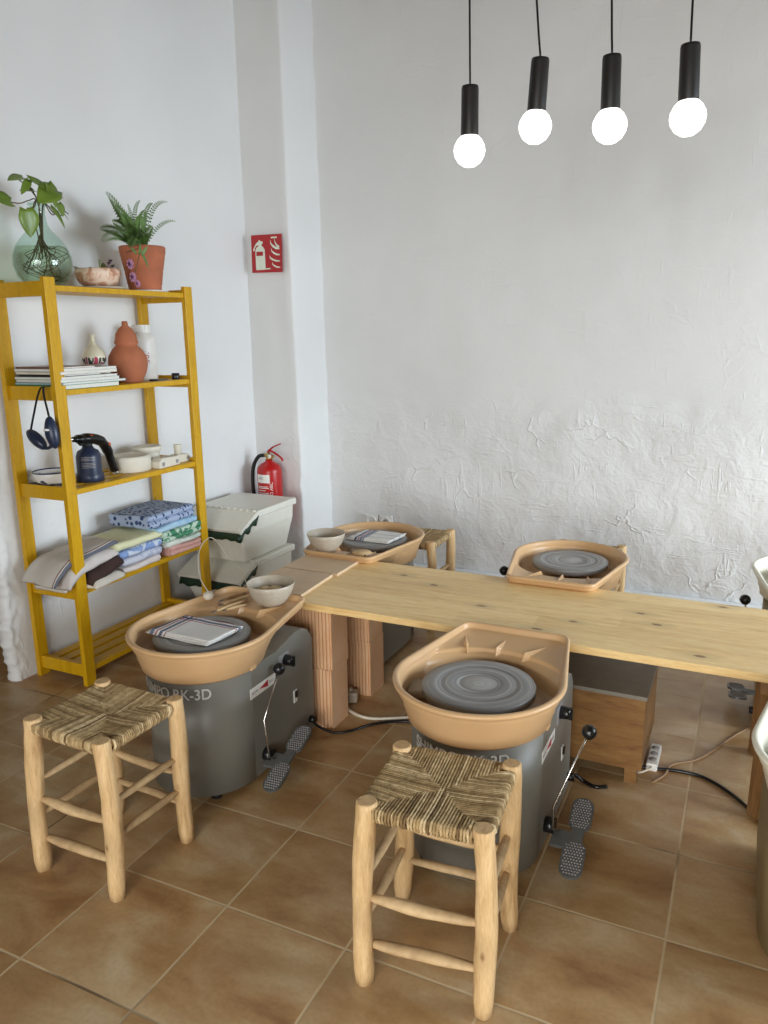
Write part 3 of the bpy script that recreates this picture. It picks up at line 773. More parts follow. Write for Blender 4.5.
# ------------------------------------------------------------------ bins, extinguisher, sign, sockets
def make_bin(label, loc):
    b = thing('recycling_bin', label, 'bin', loc, 0, 'stacked white recycling bins')
    # local: x centre, y from front (0) to back (.53), z from 0
    mb = MB(); hw = .19
    lo = [(-.150, .09), (.150, .09), (.150, .475), (-.150, .475)]
    mid = [(-hw+.010, .025), (hw-.010, .025), (hw-.008, .505), (-hw+.008, .505)]
    vv = [(x, y, .0) for x, y in lo]+[(x, y, .16) for x, y in mid]+[(-hw+.006, .155, .232), (hw-.006, .155, .232), (hw-.006, .510, .232), (-hw+.006, .510, .232)]
    mb.add(vv, [(3, 2, 1, 0), (0, 1, 5, 4), (1, 2, 6, 5), (2, 3, 7, 6), (3, 0, 4, 7), (4, 5, 9, 8), (5, 6, 10, 9), (6, 7, 11, 10), (7, 4, 8, 11), (8, 9, 10, 11)])
    mb.build('bin_body', M_bin, b, bevel=.012, seg=3)
    ld = MB(); ld.box(-hw-.006, hw+.006, .150, .522, .226, .262)
    l = ld.build('lid', M_bin, b, bevel=.007, seg=3)
    MB().add([(-hw+.02, .17, .2625), (hw-.02, .17, .2625), (hw-.02, .50, .2625), (-hw+.02, .50, .2625)], [(0, 1, 2, 3)]).build('lid_panel', M_bin, l)
    hg = MB()
    for i in range(9): hg.tube([(-hw+.03+i*.04, .147, .262), (-hw+.052+i*.04, .147, .262)], .0055, 8)
    hg.build('hinge', M_bin, l)
    a = radians(24); FM = Matrix.Translation((0, .146, .260)) @ Matrix.Rotation(a, 4, 'X')
    fl = MB(); fl.box(-hw-.006, hw+.006, -.168, -.002, -.030, .0, FM)
    fl.box(-hw+.014, hw-.014, -.152, -.016, .0, .0015, FM)
    fl.build('flap', M_bin, b, bevel=.008, seg=3)
    # dark green bag crumpled out from under the flap
    bg_ = MB(); N = 44; up_, dn = [], []
    for i in range(N+1):
        t = i/N
        if t < .62: x = -hw+.004+(2*hw-.008)*t/.62; y = -.010+.0*t; zz = .170
        else: q = (t-.62)/.38; x = hw+.004; y = -.010+.165*q; zz = .170+.070*q
        w_ = .010*noise.noise(Vector((i*.35, 1, 0)))
        up_.append((x*.985, y+.01, zz+.012)); dn.append((x+.004+w_*(1 if t > .62 else .3), y-.006+w_*(0 if t > .62 else 1), zz-.028-.020*noise.noise(Vector((i*.3, 5, 2)))))
    mid_ = [((a_[0]+c_[0])/2+.007, (a_[1]+c_[1])/2-.006, (a_[2]+c_[2])/2) for a_, c_ in zip(up_, dn)]
    vv = up_+mid_+dn; W_ = N+1
    bg_.add(vv, [(r_*W_+i, (r_+1)*W_+i, (r_+1)*W_+i+1, r_*W_+i+1) for r_ in range(2) for i in range(N)], True)
    o = bg_.build('bin_bag', M_bag, b); md = o.modifiers.new('sol', 'SOLIDIFY'); md.thickness = .004
    return b
make_bin('lower white recycling bin of the stack on the floor, dark green bag under its flap', (-1.345, 1.345, 0))
b2 = dup([o for o in bpy.data.objects if o.name == 'recycling_bin'][0], (-1.330, 1.355, .2625), 0, 'upper white recycling bin, topmost of the stack beside the yellow shelf')

ex = thing('fire_extinguisher', 'red fire extinguisher with black hose mounted behind the white bins', 'fire extinguisher', (-1.415, 2.045, .28), 0)
MB().lathe([(0, 0), (.066, 0), (.072, .008), (.072, .345), (.068, .368), (.050, .388), (.022, .402), (.020, .415), (0, .415)], n=36).build('cylinder', M_red, ex)
vb = MB(); vb.lathe([(0, .412), (.017, .412), (.017, .425), (.012, .43), (.012, .452), (0, .452)], n=16); vb.tube([(-.035, 0, .437), (.03, 0, .432)], .010, 12); vb.build('valve', M_brass, ex)
MB().lathe([(0, 0), (.011, 0), (.011, .008), (0, .008)], M=Matrix.Rotation(radians(90), 4, 'X'), c=(.012, -.008, .434), n=14).build('gauge', M_white, ex)
hm = MB(); hm.tube(catmull([(-.005, 0, .455), (.03, -.002, .485), (.085, -.004, .508)], 5), [.011]*3+[.010]*3+[.008]*5, 8, flat=.5)
hm.build('carry_handle', M_red, ex)
hm = MB(); hm.tube(catmull([(.0, 0, .468), (.045, -.002, .452), (.085, -.004, .428), (.098, -.004, .410)], 4), [.011]*6+[.009]*7, 8, flat=.5); hm.build('trigger', M_red, ex)
MB().tube(catmull([(-.03, 0, .437), (-.07, -.005, .425), (-.105, -.01, .36), (-.112, -.012, .24), (-.095, -.012, .10), (-.085, -.01, .03)], 8), .011, 10).build('hose', M_black, ex)
def on_cyl(mb, x0, x1, z0, z1, r, n=6):
    # x given as arc length from the -y facing line
    vv = []
    for i in range(n+1):
        a = -pi/2+radians(12)+(x0+(x1-x0)*i/n)/r; vv += [(r*cos(a), r*sin(a), z0), (r*cos(a), r*sin(a), z1)]
    mb.add(vv, [(2*i, 2*i+2, 2*i+3, 2*i+1) for i in range(n)], True)
lab = MB(); on_cyl(lab, -.062, .026, .286, .334, .0726); la = lab.build('label_sheet', M_white, ex)
pr = MB()
for z, x0, x1 in ((.262, -.050, .012), (.254, -.050, .020), (.240, -.050, .0), (.225, -.048, .018), (.217, -.048, .018), (.210, -.048, .018)): on_cyl(pr, x0, x1, z, z+.004, .0727)
on_cyl(pr, -.043, -.020, .165, .190, .0727); on_cyl(pr, -.006, .018, .165, .190, .0727); on_cyl(pr, -.066, -.060, .165, .275, .0727)
def cyl_text(mb, s_, size, x, z, r, vertical=False):
    v_, f_ = text_mesh(s_, size, .0002); out = []
    for q in v_:
        u, h = (x-q.y, z+q.x) if vertical else (x+q.x, z+q.y)
        a = -pi/2+radians(12)+u/r; out.append(((r+q.z)*cos(a), (r+q.z)*sin(a), h))
    mb.add(out, f_)
cyl_text(pr, 'POLVO ABC', .026, .043, .150, .0728, True)
pr.build('white_print', M_white, ex)
pk = MB(); cyl_text(pk, 'ABC', .020, -.048, .306, .0731); pk.build('maker_print', M_greyprint, la)
MB().box(-.03, .03, .060, .085, .20, .24).build('wall_bracket', M_red, ex)

sg = thing('fire_sign', 'red square sign with white extinguisher and flames on the pilaster', 'sign', (-1.419, 2.124, 1.834), 0)
q = Matrix.Rotation(radians(1.0), 4, 'Y')
MB().box(-.099, .099, -.001, .003, -.1, .1, q).build('sign_plate', M_redsign, sg)
YM = Matrix(((1, 0, 0, 0), (0, 0, 1, -.0025), (0, 1, 0, 0), (0, 0, 0, 1)))
ic = MB()
ic.prism([(-.072, -.085), (-.010, -.085), (-.010, .020), (-.020, .036), (-.030, .042), (-.030, .052), (-.022, .052), (-.022, .066), (-.036, .066), (-.040, .074), (-.046, .074), (-.050, .066), (-.066, .056), (-.084, .030), (-.086, .016), (-.078, .018), (-.074, .034), (-.062, .046), (-.052, .046), (-.052, .040), (-.064, .034), (-.072, .020)], 0, .001, YM)
def flame(x, z, w, h): return [(x, z+h), (x+w*.12, z+h*.62), (x+w*.55, z+h*.28), (x+w, z+h*.12), (x+w, z-h*.02), (x+w*.62, z-h*.02), (x+w*.25, z+h*.22), (x+w*.02, z+h*.55)]
for fx, fz, fw_, fh in ((.028, .020, .058, .052), (.056, .030, .030, .050), (.032, -.012, .055, .040), (.020, -.045, .066, .036), (.036, -.078, .050, .032)): ic.prism(flame(fx, fz, fw_, fh), 0, .001, YM)
ic.box(.034, .072, -.0026, -.0014, .078, .086); ic.box(-.008, .022, -.0026, -.0014, -.084, -.077)
ic.build('pictogram', M_signw, sg)
MB().box(-.066, -.022, -.0034, -.0026, -.010, .012).build('pictogram_band', M_redsign, sg)

for i, (x, lb) in enumerate(((-.975, 'left white wall socket low on the back wall'), (-.880, 'right white wall socket low on the back wall, next to the stool'))):
    so = thing('wall_socket', lb, 'socket', (x, 2.486, .268), 0, 'paired wall sockets')
    RX = Matrix.Rotation(radians(90), 4, 'X')
    MB().box(-.042, .042, -.006, .010, -.042, .042).build('frame', M_white, so, bevel=.003)
    MB().lathe([(.034, .006), (.034, .010), (.030, .013), (.022, .009), (.020, .002), (0, .002)], M=RX, n=28).build('insert', M_white, so)
    if i == 1: MB().lathe([(0, .003), (.018, .003), (.018, .008), (0, .008)], M=RX, n=20).build('recess', M_greyprint, so)
    hh = MB()
    for sx in (-.009, .009): hh.tube([(sx, -.0085, 0), (sx, -.0025, 0)], .0025, 8)
    hh.build('pin_hole', M_black, so)

# ------------------------------------------------------------------ things on the top shelf (z 1.585)
ZT = 1.585
dj = thing('demijohn', 'round green glass demijohn of water at the left end of the top shelf', 'vase', (-1.40, .565, ZT))
outer = [(0, .002), (.045, .0), (.072, .010), (.095, .038), (.106, .078), (.104, .112), (.092, .145), (.068, .178), (.044, .202), (.030, .226), (.0255, .262), (.028, .288), (.034, .292), (.034, .300), (.028, .302), (.026, .296)]
MB().lathe(outer, n=48).build('glass_body', M_demijohn, dj)
MB().lathe([(0, .010), (.045, .006), (.069, .015), (.091, .041), (.102, .078), (.100, .111), (.088, .143), (0, .143)], n=40).build('water', M_water, dj)
po = thing('pothos_cutting', 'green pothos cutting with heart-shaped leaves rooted in the glass demijohn', 'plant', (-1.40, .565, ZT))
def leaf(mb, tip_dir, base, L, W, nrm, curl=.15):
    d = Vector(tip_dir).normalized(); nrm = Vector(nrm); nrm = (nrm-d*nrm.dot(d)).normalized(); s_ = d.cross(nrm)
    N = 10; vv = []; rows = []
    for i in range(N+1):
        t = i/N; hw = W*.5*(sin(pi*min(1, (t+.10)/1.10)**.72))**.8 if t < 1 else 0
        if i == 0: hw = W*.30
        c = Vector(base)+d*(L*t)-nrm*(curl*L*t*t)
        back = -d*(L*.10 if i == 0 else 0)
        rows.append([c+back+s_*hw-nrm*0+nrm*(hw*.22), c+s_*hw*.5+back*.5+nrm*hw*.06, c, c-s_*hw*.5+back*.5+nrm*hw*.06, c+back-s_*hw+nrm*(hw*.22)])
    vv = [q for r_ in rows for q in r_]
    mb.add(vv, [(i*5+k, i*5+k+1, (i+1)*5+k+1, (i+1)*5+k) for i in range(N) for k in range(4)], True)
PO = Vector((-1.40, .565, ZT))
LV = [  # attach point (y, z), tip direction (x, y, z), length, width, facing
    ((-1.38, .500, 1.962), (.1, -.9, -.15), .075, .048, (.5, -.3, .8)), ((-1.37, .515, 1.955), (.2, -.6, -.6), .075, .030, (.9, -.3, .5)),
    ((-1.37, .520, 1.958), (.25, .8, -.32), .125, .058, (.6, -.2, .8)), ((-1.38, .540, 1.925), (.1, -.95, -.05), .065, .030, (.6, -.2, .8)),
    ((-1.35, .610, 1.935), (.2, -.72, -.38), .115, .085, (.85, -.3, .45)), ((-1.36, .590, 1.955), (.2, .25, -.9), .085, .062, (.9, .1, .3)),
    ((-1.37, .425, 1.868), (.1, -.85, .12), .090, .062, (.8, -.3, .5)), ((-1.35, .470, 1.848), (.05, .12, -1), .095, .078, (1, -.25, .1)),
    ((-1.36, .630, 1.890), (.2, .25, -.8), .048, .038, (.9, -.1, .3)), ((-1.36, .595, 1.872), (.2, .62, -.75), .085, .034, (.8, .2, .4)),
    ((-1.37, .640, 1.872), (.2, .6, -.5), .050, .022, (.6, .4, .4)), ((-1.37, .580, 1.945), (.1, .9, -.1), .080, .026, (.5, -.2, .9)),
    ((-1.36, .575, 1.905), (.3, .6, .12), .065, .020, (.4, -.5, .7))]
for (b, d, L, W, nr) in LV:
    mb = MB(); leaf(mb, d, Vector(b)-PO, L, W, nr); o = mb.build('leaf', M_leaf, po)
    md = o.modifiers.new('sol', 'SOLIDIFY'); md.thickness = .0012
for pts in ([(0, 0, .10), (.005, .01, .25), (.01, -.01, .31), (.03, -.06, .30), (.03, -.10, .285), (.03, -.14, .283)],
            [(0, 0, .12), (-.01, -.01, .27), (.01, -.01, .31), (.04, -.05, .275), (.05, -.09, .268)],
            [(.01, .0, .15), (.0, .01, .29), (.02, -.03, .34), (.02, -.06, .377)], [(.0, .0, .14), (.01, .0, .29), (.03, -.05, .34), (.02, -.09, .37)],
            [(0, .01, .15), (.0, .01, .29), (.03, .02, .34), (.04, .03, .365)], [(0, .01, .15), (.01, .02, .29), (.03, .05, .31), (.04, .065, .305)],
            [(0, .01, .15), (.01, .02, .30), (.03, .05, .27), (.035, .08, .265), (.03, .10, .285)], [(0, .01, .15), (.01, .02, .30), (.02, .05, .265), (.03, .09, .285), (.03, .12, .275)],
            [(-.01, -.01, .02), (.02, .0, .08), (.0, .01, .15), (.0, .0, .25)]):
    MB().tube(catmull(pts, 6), .0022, 6).build('stem', M_stem, po)
rt_ = MB(); rr_ = random.Random(11)
for k in range(26):
    a = rr_.random()*2*pi; r_ = rr_.uniform(.03, .095); z_ = rr_.uniform(.025, .13)
    rt_.tube(catmull([(0, 0, .19), (r_*.3*cos(a+.5), r_*.3*sin(a+.5), .14), (r_*.8*cos(a), r_*.8*sin(a), z_+.02), (r_*cos(a+.7), r_*sin(a+.7), z_), (r_*.7*cos(a+1.6), r_*.7*sin(a+1.6), max(.02, z_-.02))], 5), .0013, 5)
rt_.build('roots', M_stem, po)['kind'] = 'stuff'

sb = thing('planted_bowl', 'low peach patterned bowl of small succulents on the top shelf', 'planter', (-1.39, .830, ZT+.010))
def marbled():
    t = NT('peach_marbled_glaze'); v = t.coord(); n = t.noise(v, 22, 4, .6, 1.2)
    t.col(t.ramp(n, [(.38, lin((188, 132, 104))), (.5, lin((214, 168, 138))), (.6, lin((232, 206, 184)))])); return t.fin(.5, 0)
MB().lathe([(0, .002), (.055, .0), (.078, .018), (.092, .050), (.088, .070), (.083, .072), (.080, .058), (0, .056)], n=36).build('bowl', marbled(), sb)
MB().lathe([(.0, .054), (.050, .062), (.079, .057)], n=28).build('soil', M_soil, sb)
tag(MB().lathe([(0, 0), (.095, 0), (.115, .006), (.113, .009), (.09, .0095), (0, .0095)], n=36).build('saucer', M_stoneware, loc=(-1.39, .835, ZT)), 'flat round saucer beneath the peach planted bowl on the top shelf', 'saucer')
sr = random.Random(5)
for k in range(9):
    a = sr.random()*6.28; r_ = sr.uniform(.01, .07); mb = MB()
    leaf(mb, (cos(a)*.5, sin(a), .5), (r_*cos(a), r_*sin(a), .060), sr.uniform(.03, .055), .026, (.4, 0, .8)); mb.build('leaf', M_succ, sb)
mb = MB(); leaf(mb, (.1, -.15, 1), (.02, .0, .062), .05, .022, (1, 0, .2)); mb.build('leaf', M_succ, sb)
for dy, dz in ((.035, .095), (.055, .085), (.045, .105)):
    MB().tube([(0.02, dy*.5, .06), (.03, dy, dz)], .0012, 5).build('stem', M_purple, sb)
    MB().lathe([(0, -.006), (.007, 0), (.009, .004), (0, .007)], (.03, dy, dz), 8).build('flower', plain('dark_purple_petal', (84, 56, 76), .6), sb)

fp = thing('potted_fern', 'green fern in a terracotta pot at the right of the top shelf', 'plant', (-1.395, 1.108, ZT+.008))
MB().lathe([(0, .0), (.066, 0), (.071, .004), (.0715, .022), (.0735, .024), (.082, .08), (.0812, .083), (.0835, .087), (.095, .150), (.0945, .153), (.0975, .157), (.099, .182), (.096, .185), (.090, .183), (.087, .150), (.071, .02), (0, .018)], n=44).build('pot', M_terra, fp)
MB().lathe([(0, .172), (.05, .170), (.088, .165)], n=24).build('soil', M_soil, fp)
tag(MB().lathe([(0, 0), (.085, 0), (.098, .004), (.096, .0075), (0, .0075)], n=36).build('saucer', M_white, loc=(-1.395, 1.110, ZT)), 'white saucer under the terracotta fern pot on the top shelf', 'saucer')
PF = Vector((-1.395, 1.115, ZT+.008))
def frond(tip, ctrl, w, droop=.0, dens=20):
    b = Vector((.01*random.uniform(-1, 1), .02*random.uniform(-1, 1), .155)); t_ = Vector(tip)-PF; c_ = Vector(ctrl)-PF
    mb = MB(); P = [b*(1-t)**2+c_*2*t*(1-t)+t_*t*t for t in [i/dens for i in range(dens+1)]]
    mb.tube(P, [.0016*(1-.7*i/dens) for i in range(dens+1)], 5)
    for i in range(3, dens):
        T = (P[i+1]-P[i-1]).normalized(); nrm = Vector((.75, -.45, .35)); S = T.cross(nrm).normalized()
        t = i/dens; l = (1.55 if w > .015 else 1.3)*w*(sin(pi*min(1, t*.9+.10))**.6); wd = l*.42+.004
        for sg_ in (-1, 1):
            e = P[i]+S*sg_*l+T*l*.35-nrm*l*.12; m_ = (P[i]+e)/2
            mb.add([P[i], m_+T*wd*.5, e, m_-T*wd*.5], [(0, 1, 2, 3)], False)
    mb.build('frond', M_fern, fp)
random.seed(4)
for tip, ctrl, w in (((-1.33, .857, 1.960), (-1.36, .96, 1.935), .020), ((-1.30, .778, 1.762), (-1.33, .93, 1.85), .022), ((-1.34, .905, 1.915), (-1.36, 1.02, 1.90), .022),
                     ((-1.28, .85, 1.80), (-1.33, .96, 1.86), .022), ((-1.38, .930, 1.86), (-1.38, 1.02, 1.86), .024), ((-1.38, 1.031, 1.945), (-1.38, 1.06, 1.88), .009),
                     ((-1.37, 1.10, 1.967), (-1.38, 1.04, 1.93), .009), ((-1.36, 1.168, 1.962), (-1.38, 1.12, 1.96), .009), ((-1.35, 1.255, 1.978), (-1.38, 1.15, 1.99), .010),
                     ((-1.33, 1.275, 1.898), (-1.36, 1.19, 1.91), .008), ((-1.35, 1.072, 1.90), (-1.36, 1.06, 1.86), .018), ((-1.40, 1.00, 1.90), (-1.40, 1.06, 1.87), .020), ((-1.28, .93, 1.775), (-1.33, 1.02, 1.84), .020),
                     ((-1.42, .90, 1.83), (-1.41, 1.0, 1.86), .020), ((-1.33, 1.12, 1.86), (-1.36, 1.11, 1.84), .014), ((-1.30, 1.03, 1.82), (-1.34, 1.08, 1.84), .018), ((-1.45, 1.08, 1.92), (-1.42, 1.10, 1.86), .016), ((-1.34, .89, 1.935), (-1.36, 1.0, 1.90), .020), ((-1.25, .88, 1.745), (-1.31, .98, 1.83), .020), ((-1.36, 1.12, 1.93), (-1.38, 1.08, 1.88), .016), ((-1.30, .98, 1.84), (-1.35, 1.05, 1.86), .020), ((-1.36, .96, 1.87), (-1.37, 1.04, 1.87), .022)):
    frond(tip, ctrl, w)
MB().tube(catmull([(.02, .06, .15), (.03, .075, .17), (.03, .10, .19)], 4), .0015, 5).build('stem', M_purple, fp)
MB().lathe([(0, -.006), (.006, 0), (0, .006)], (.03, .10, .19), 8).build('bud', plain('bud_dark', (50, 34, 44), .6), fp)
# trailing sprig with purple rosettes hanging beside the pot
ts = thing('trailing_succulent', 'trailing sprig with purple rosettes hanging down the front of the fern pot', 'plant', (-1.285, .915, ZT+.012))
MB().tube(catmull([(-.04, .02, .14), (.02, .03, .150), (.035, .0, .10), (.03, -.02, .05)], 6), .002, 6).build('stem', M_stem, ts)
for (x, y, z, rr2) in ((.03, -.045, .085, .024), (.03, -.035, .035, .024), (.035, -.015, .010, .018)):
    mb = MB()
    for ring_, el, n_ in ((1., .25, 8), (.7, .75, 6), (.4, 1.2, 4)):
        for k in range(n_):
            a = 2*pi*k/n_+ring_; leaf(mb, (sin(el)*.8, cos(a)*cos(el), sin(a)*cos(el)), (x, y, z), rr2*ring_, rr2*.55, (1, 0, .1), .0)
    mb.build('rosette', M_purple, ts)
for dv, b_ in (((.2, .5, -.9), (.03, .03, .135)), ((.2, .0, .5), (.03, .015, .13)), ((.3, .35, .5), (.03, .03, .13)), ((.2, -.6, .3), (.03, .0, .13))):
    mb = MB(); leaf(mb, dv, b_, .045 if dv[2] > 0 else .07, .016, (1, 0, .2)); mb.build('leaf', M_fern, ts)

# ------------------------------------------------------------------ second shelf (z 1.193)
ZS = 1.201
mags = [('green', (64, 140, 74), .245, .300, .017, 0), ('blue-grey', (150, 178, 182), .250, .335, .009, .01), ('pale', (214, 216, 208), .240, .300, .011, .0), ('white', (226, 228, 222), .240, .300, .009, .0),
        ('black', (34, 34, 36), .20, .225, .008, -.02), ('cream', (222, 216, 200), .24, .29, .011, 0), ('white glossy', (232, 232, 228), .235, .300, .010, .0), ('brown', (132, 92, 74), .225, .185, .007, -.0)]
z = ZS+.0005; ords = ['lowest', 'second from the bottom', 'third from the bottom', 'fourth from the bottom', 'fifth from the bottom', 'third from the top', 'second from the top', 'topmost']
for i, (nm, c, dx, dy, th, yo) in enumerate(mags):
    b = thing('magazine', f'{nm} covered magazine, {ords[i]} in the stack on the second shelf', 'magazine', (-1.398+.004*(i % 3), .625+dy/2-.150, z), radians((-2, 1.5, -.5, 2, -1, 0, 1.2, 0)[i]), 'magazines stacked on the second shelf')
    mt = plain('cover_'+nm.replace(' ', '_').replace('-', '_'), c, .4)
    MB().box(-dx/2+.002, dx/2-.001, -dy/2+.002, dy/2-.002, .0012, th-.0016).build('pages', M_paper, b)
    cv = MB(); cv.box(-dx/2, dx/2, -dy/2, dy/2, 0, .0012); cv.box(-dx/2, dx/2, -dy/2, dy/2, th-.0016, th); cv.box(-dx/2, -dx/2+.001, -dy/2, dy/2, 0, th); cv.box(-dx/2, dx/2-.004, -dy/2, -dy/2+.0015, 0, th); cv.build('cover', mt, b)
    z += th+.0004
ZM = z
vz = thing('bottle_vase', 'small cream bottle vase with coloured drips standing on the magazines', 'vase', (-1.385, .760, ZM))
def drip():
    t = NT('cream_drip_glaze'); v = t.coord(); s = t.sep(v)
    n = t.noise(t.coord(scale=(40, 40, 6)), 1.2, 2)
    low = t.math('LESS_THAN', s[2], t.math('ADD', .012, t.math('MULTIPLY', n, .03)))
    colr = t.ramp(t.noise(t.coord(scale=(30, 30, 2)), 1.5, 1), [(.40, lin((56, 62, 60))), (.48, lin((214, 206, 180))), (.54, lin((176, 72, 92))), (.62, lin((120, 70, 120)))], 'CONSTANT')
    t.col(t.mix(low, lin((214, 206, 180)), colr)); return t.fin(.25, 0)
MB().lathe([(0, 0), (.036, 0), (.046, .012), (.048, .030), (.040, .054), (.022, .072), (.010, .086), (.0085, .108), (.016, .119), (.014, .119), (.006, .108), (0, .10)], n=32).build('vase_body', drip(), vz)
gd = MB(); gd.lathe([(0, 0), (.050, 0), (.056, .006), (.075, .045), (.083, .080), (.079, .112), (.060, .143), (.044, .157), (.0435, .160), (.049, .166), (.0495, .172), (.046, .180), (.042, .206), (.028, .228), (.0135, .240), (.012, .258), (.008, .259), (0, .258)], n=44)
tag(gd.build('gourd_jar', M_terra2, loc=(-1.372, .938, ZS)), 'tall unglazed terracotta gourd-shaped jar on the second shelf', 'jar')
wb = thing('plastic_bottle', 'white plastic bottle with ribbed cap behind the terracotta jar', 'bottle', (-1.455, 1.125, ZS))
MB().lathe([(0, 0), (.056, 0), (.060, .006), (.060, .165), (.055, .190), (.040, .208), (.036, .212), (.036, .216), (0, .216)], n=36).build('bottle_body', M_white, wb)
cp = MB(); rib = []
for k in range(48):
    a = 2*pi*k/48; rib.append(((.0395+(.0012 if k % 2 else 0))*cos(a), (.0395+(.0012 if k % 2 else 0))*sin(a)))
cp.prism(rib, .212, .245); cp.build('cap', M_white, wb)
sm = MB(); v_, f_ = text_mesh('30L', .040, .0002)
for dz_, mir in ((.085, 1),):
    out = []
    for q in v_:
        a = radians(-48)+(q.y)/.0605*1.0; out.append(((.0606+q.z)*cos(a), (.0606+q.z)*sin(a), .075+q.x))
    sm.add(out, f_)
sm.build('red_marker_writing', M_redarrow, wb)
pt = MB()
for zz in (.125, .115, .105):
    vv = []
    for k in range(6):
        a = radians(-70)+radians(34)*k/5; vv += [(.0604*cos(a), .0604*sin(a), zz), (.0604*cos(a), .0604*sin(a), zz+.003)]
    pt.add(vv, [(2*k, 2*k+2, 2*k+3, 2*k+1) for k in range(5)])
pt.build('printed_lines', M_greyprint, wb)
tag(MB().lathe([(0, 0), (.017, 0), (.018, .003), (.018, .026), (.016, .028), (0, .028)], n=24).build('film_canister', M_black, loc=(-1.33, 1.190, ZS)), 'small round black container at the right end of the second shelf', 'container')
ky = thing('flat_tool', 'flat dark metal tool lying beside the black container on the second shelf', 'tool', (-1.345, 1.10, ZS), radians(8))
MB().box(-.012, .012, -.055, .045, 0, .005).build('blade', M_greyd, ky, bevel=.002)
MB().lathe([(0, 0), (.02, 0), (.02, .007), (.008, .008), (0, .008)], (0, -.05, 0), 16).build('ring', M_rubber, ky)

# face mask hanging by its strap from the second-shelf side rail
mk = thing('face_mask', 'navy cupped mask hanging by a black strap at the left of the shelf', 'mask', (-1.325, .432, 1.213))
mk.scale = (.86, .86, 1.0)
def strap(pts, w, t_=.0015):
    P = catmull(pts, 6); mb = MB(); vv = []
    for i, p_ in enumerate(P):
        vv += [(p_.x-w/2, p_.y, p_.z), (p_.x+w/2, p_.y, p_.z), (p_.x+w/2, p_.y+t_, p_.z), (p_.x-w/2, p_.y+t_, p_.z)]
    n = len(P)
    mb.add(vv, [(4*i+k, 4*i+(k+1) % 4, 4*i+4+(k+1) % 4, 4*i+4+k) for i in range(n-1) for k in range(4)]); return mb
strap([(0.0, .030, .002), (-.0, -.004, .002), (-.02, -.012, -.03), (-.055, -.014, -.10), (-.085, -.016, -.165)], .012).build('strap', M_rubber, mk)
strap([(.012, .030, .002), (.012, -.004, .002), (.02, -.012, -.04), (.035, -.014, -.10), (.042, -.016, -.15)], .012).build('strap', M_rubber, mk)
def cup(c, rot, a_, b_, d_):
    M_ = Matrix.Translation(c) @ Euler(rot).to_matrix().to_4x4() @ Matrix.Diagonal((a_, b_, d_, 1))
    return MB().lathe([(0, 1), (.35, .95), (.7, .72), (.93, .35), (1, 0), (.93, -.02), (.86, .2), (.6, .55), (0, .75)], M=M_, n=26)
cup((-.045, -.02, -.195), (radians(70), radians(30), 0), .062, .026, .03).build('mask_cup', M_navy, mk)
cup((.052, -.018, -.165), (radians(80), radians(80), 0), .062, .032, .03).build('mask_cup', M_navy, mk)
MB().tube(catmull([(-.07, -.02, -.19), (-.02, -.022, -.222), (.03, -.022, -.222), (.06, -.02, -.19)], 6), .012, 8, flat=.5).build('bridge', M_navy, mk)
MB().lathe([(0, 0), (.016, .0), (.012, .006), (0, .008)], (.05, -.045, -.155), 12).build('filter_patch', M_white, mk)

# ------------------------------------------------------------------ third shelf (z .800)
ZR = .814
tag(MB().box(-.09, .05, -.055, .055, 0, .016).build('dark_case', M_rubber, loc=(-1.415, .520, ZR), bevel=.003), 'flat dark case under the blue and white bowl on the third shelf', 'case')
def bluewhite():
    t = NT('blue_on_white_glaze'); v = t.coord(); s = t.sep(v)
    k = t.n.new('ShaderNodeTexVoronoi'); t.l.new(v, k.inputs['Vector']); k.inputs['Scale'].default_value = 28
    f = t.ramp(k.outputs['Distance'], [(.36, (1, 1, 1)), (.42, (0, 0, 0))])
    rim = t.math('GREATER_THAN', s[2], .045); f2 = t.math('MULTIPLY', f, t.math('LESS_THAN', s[2], .040))
    c = t.mix(f2, lin((232, 230, 226)), lin((44, 52, 84))); t.col(t.mix(rim, c, lin((52, 60, 96)))); return t.fin(.25)
tag(MB().lathe([(0, 0), (.045, 0), (.066, .012), (.074, .034), (.076, .050), (.072, .050), (.069, .034), (.055, .012), (0, .008)], n=36).build('patterned_bowl', bluewhite(), loc=(-1.415, .513, ZR+.016)), 'small white bowl with dark blue pattern at the left of the third shelf', 'bowl')
bt = thing('blow_torch', 'black and orange gas blow torch on a dark blue canister', 'blow torch', (-1.375, .668, ZR))
MB().lathe([(0, 0), (.052, 0), (.055, .004), (.055, .028), (.050, .036), (.0495, .105), (.042, .125), (.025, .135), (.022, .142), (0, .142)], n=36).build('gas_canister', M_navy, bt)
pp = MB()
for zz in (.102, .096, .090, .078, .072, .066, .060):
    vv = []
    for k in range(9):
        a = radians(-78)+radians(62)*k/8; vv += [(.0502*cos(a), .0502*sin(a), zz), (.0502*cos(a), .0502*sin(a), zz+.0022)]
    pp.add(vv, [(2*k, 2*k+2, 2*k+3, 2*k+1) for k in range(8)])
pp.build('canister_print', M_greyprint, bt)
MB().lathe([(0, .138), (.019, .138), (.021, .15), (.019, .160), (0, .162)], n=20).build('valve', M_rubber, bt)
hd = MB(); hd.tube(catmull([(0, -.068, .180), (0, -.03, .178), (0, .02, .174), (0, .072, .156), (0, .104, .118), (0, .122, .065), (0, .138, .020)], 5),
                   [.016]*3+[.026]*4+[.031]*9+[.026]*6+[.021]*9, 14, flat=.7); hd.build('handle', M_black, bt)
MB().tube([(0, -.092, .182), (0, -.06, .180)], .008, 12).build('nozzle', M_chrome, bt)
MB().tube(catmull([(0, -.05, .170), (0, -.035, .155), (0, -.015, .158)], 4), .006, 8).build('trigger', M_rubber, bt)
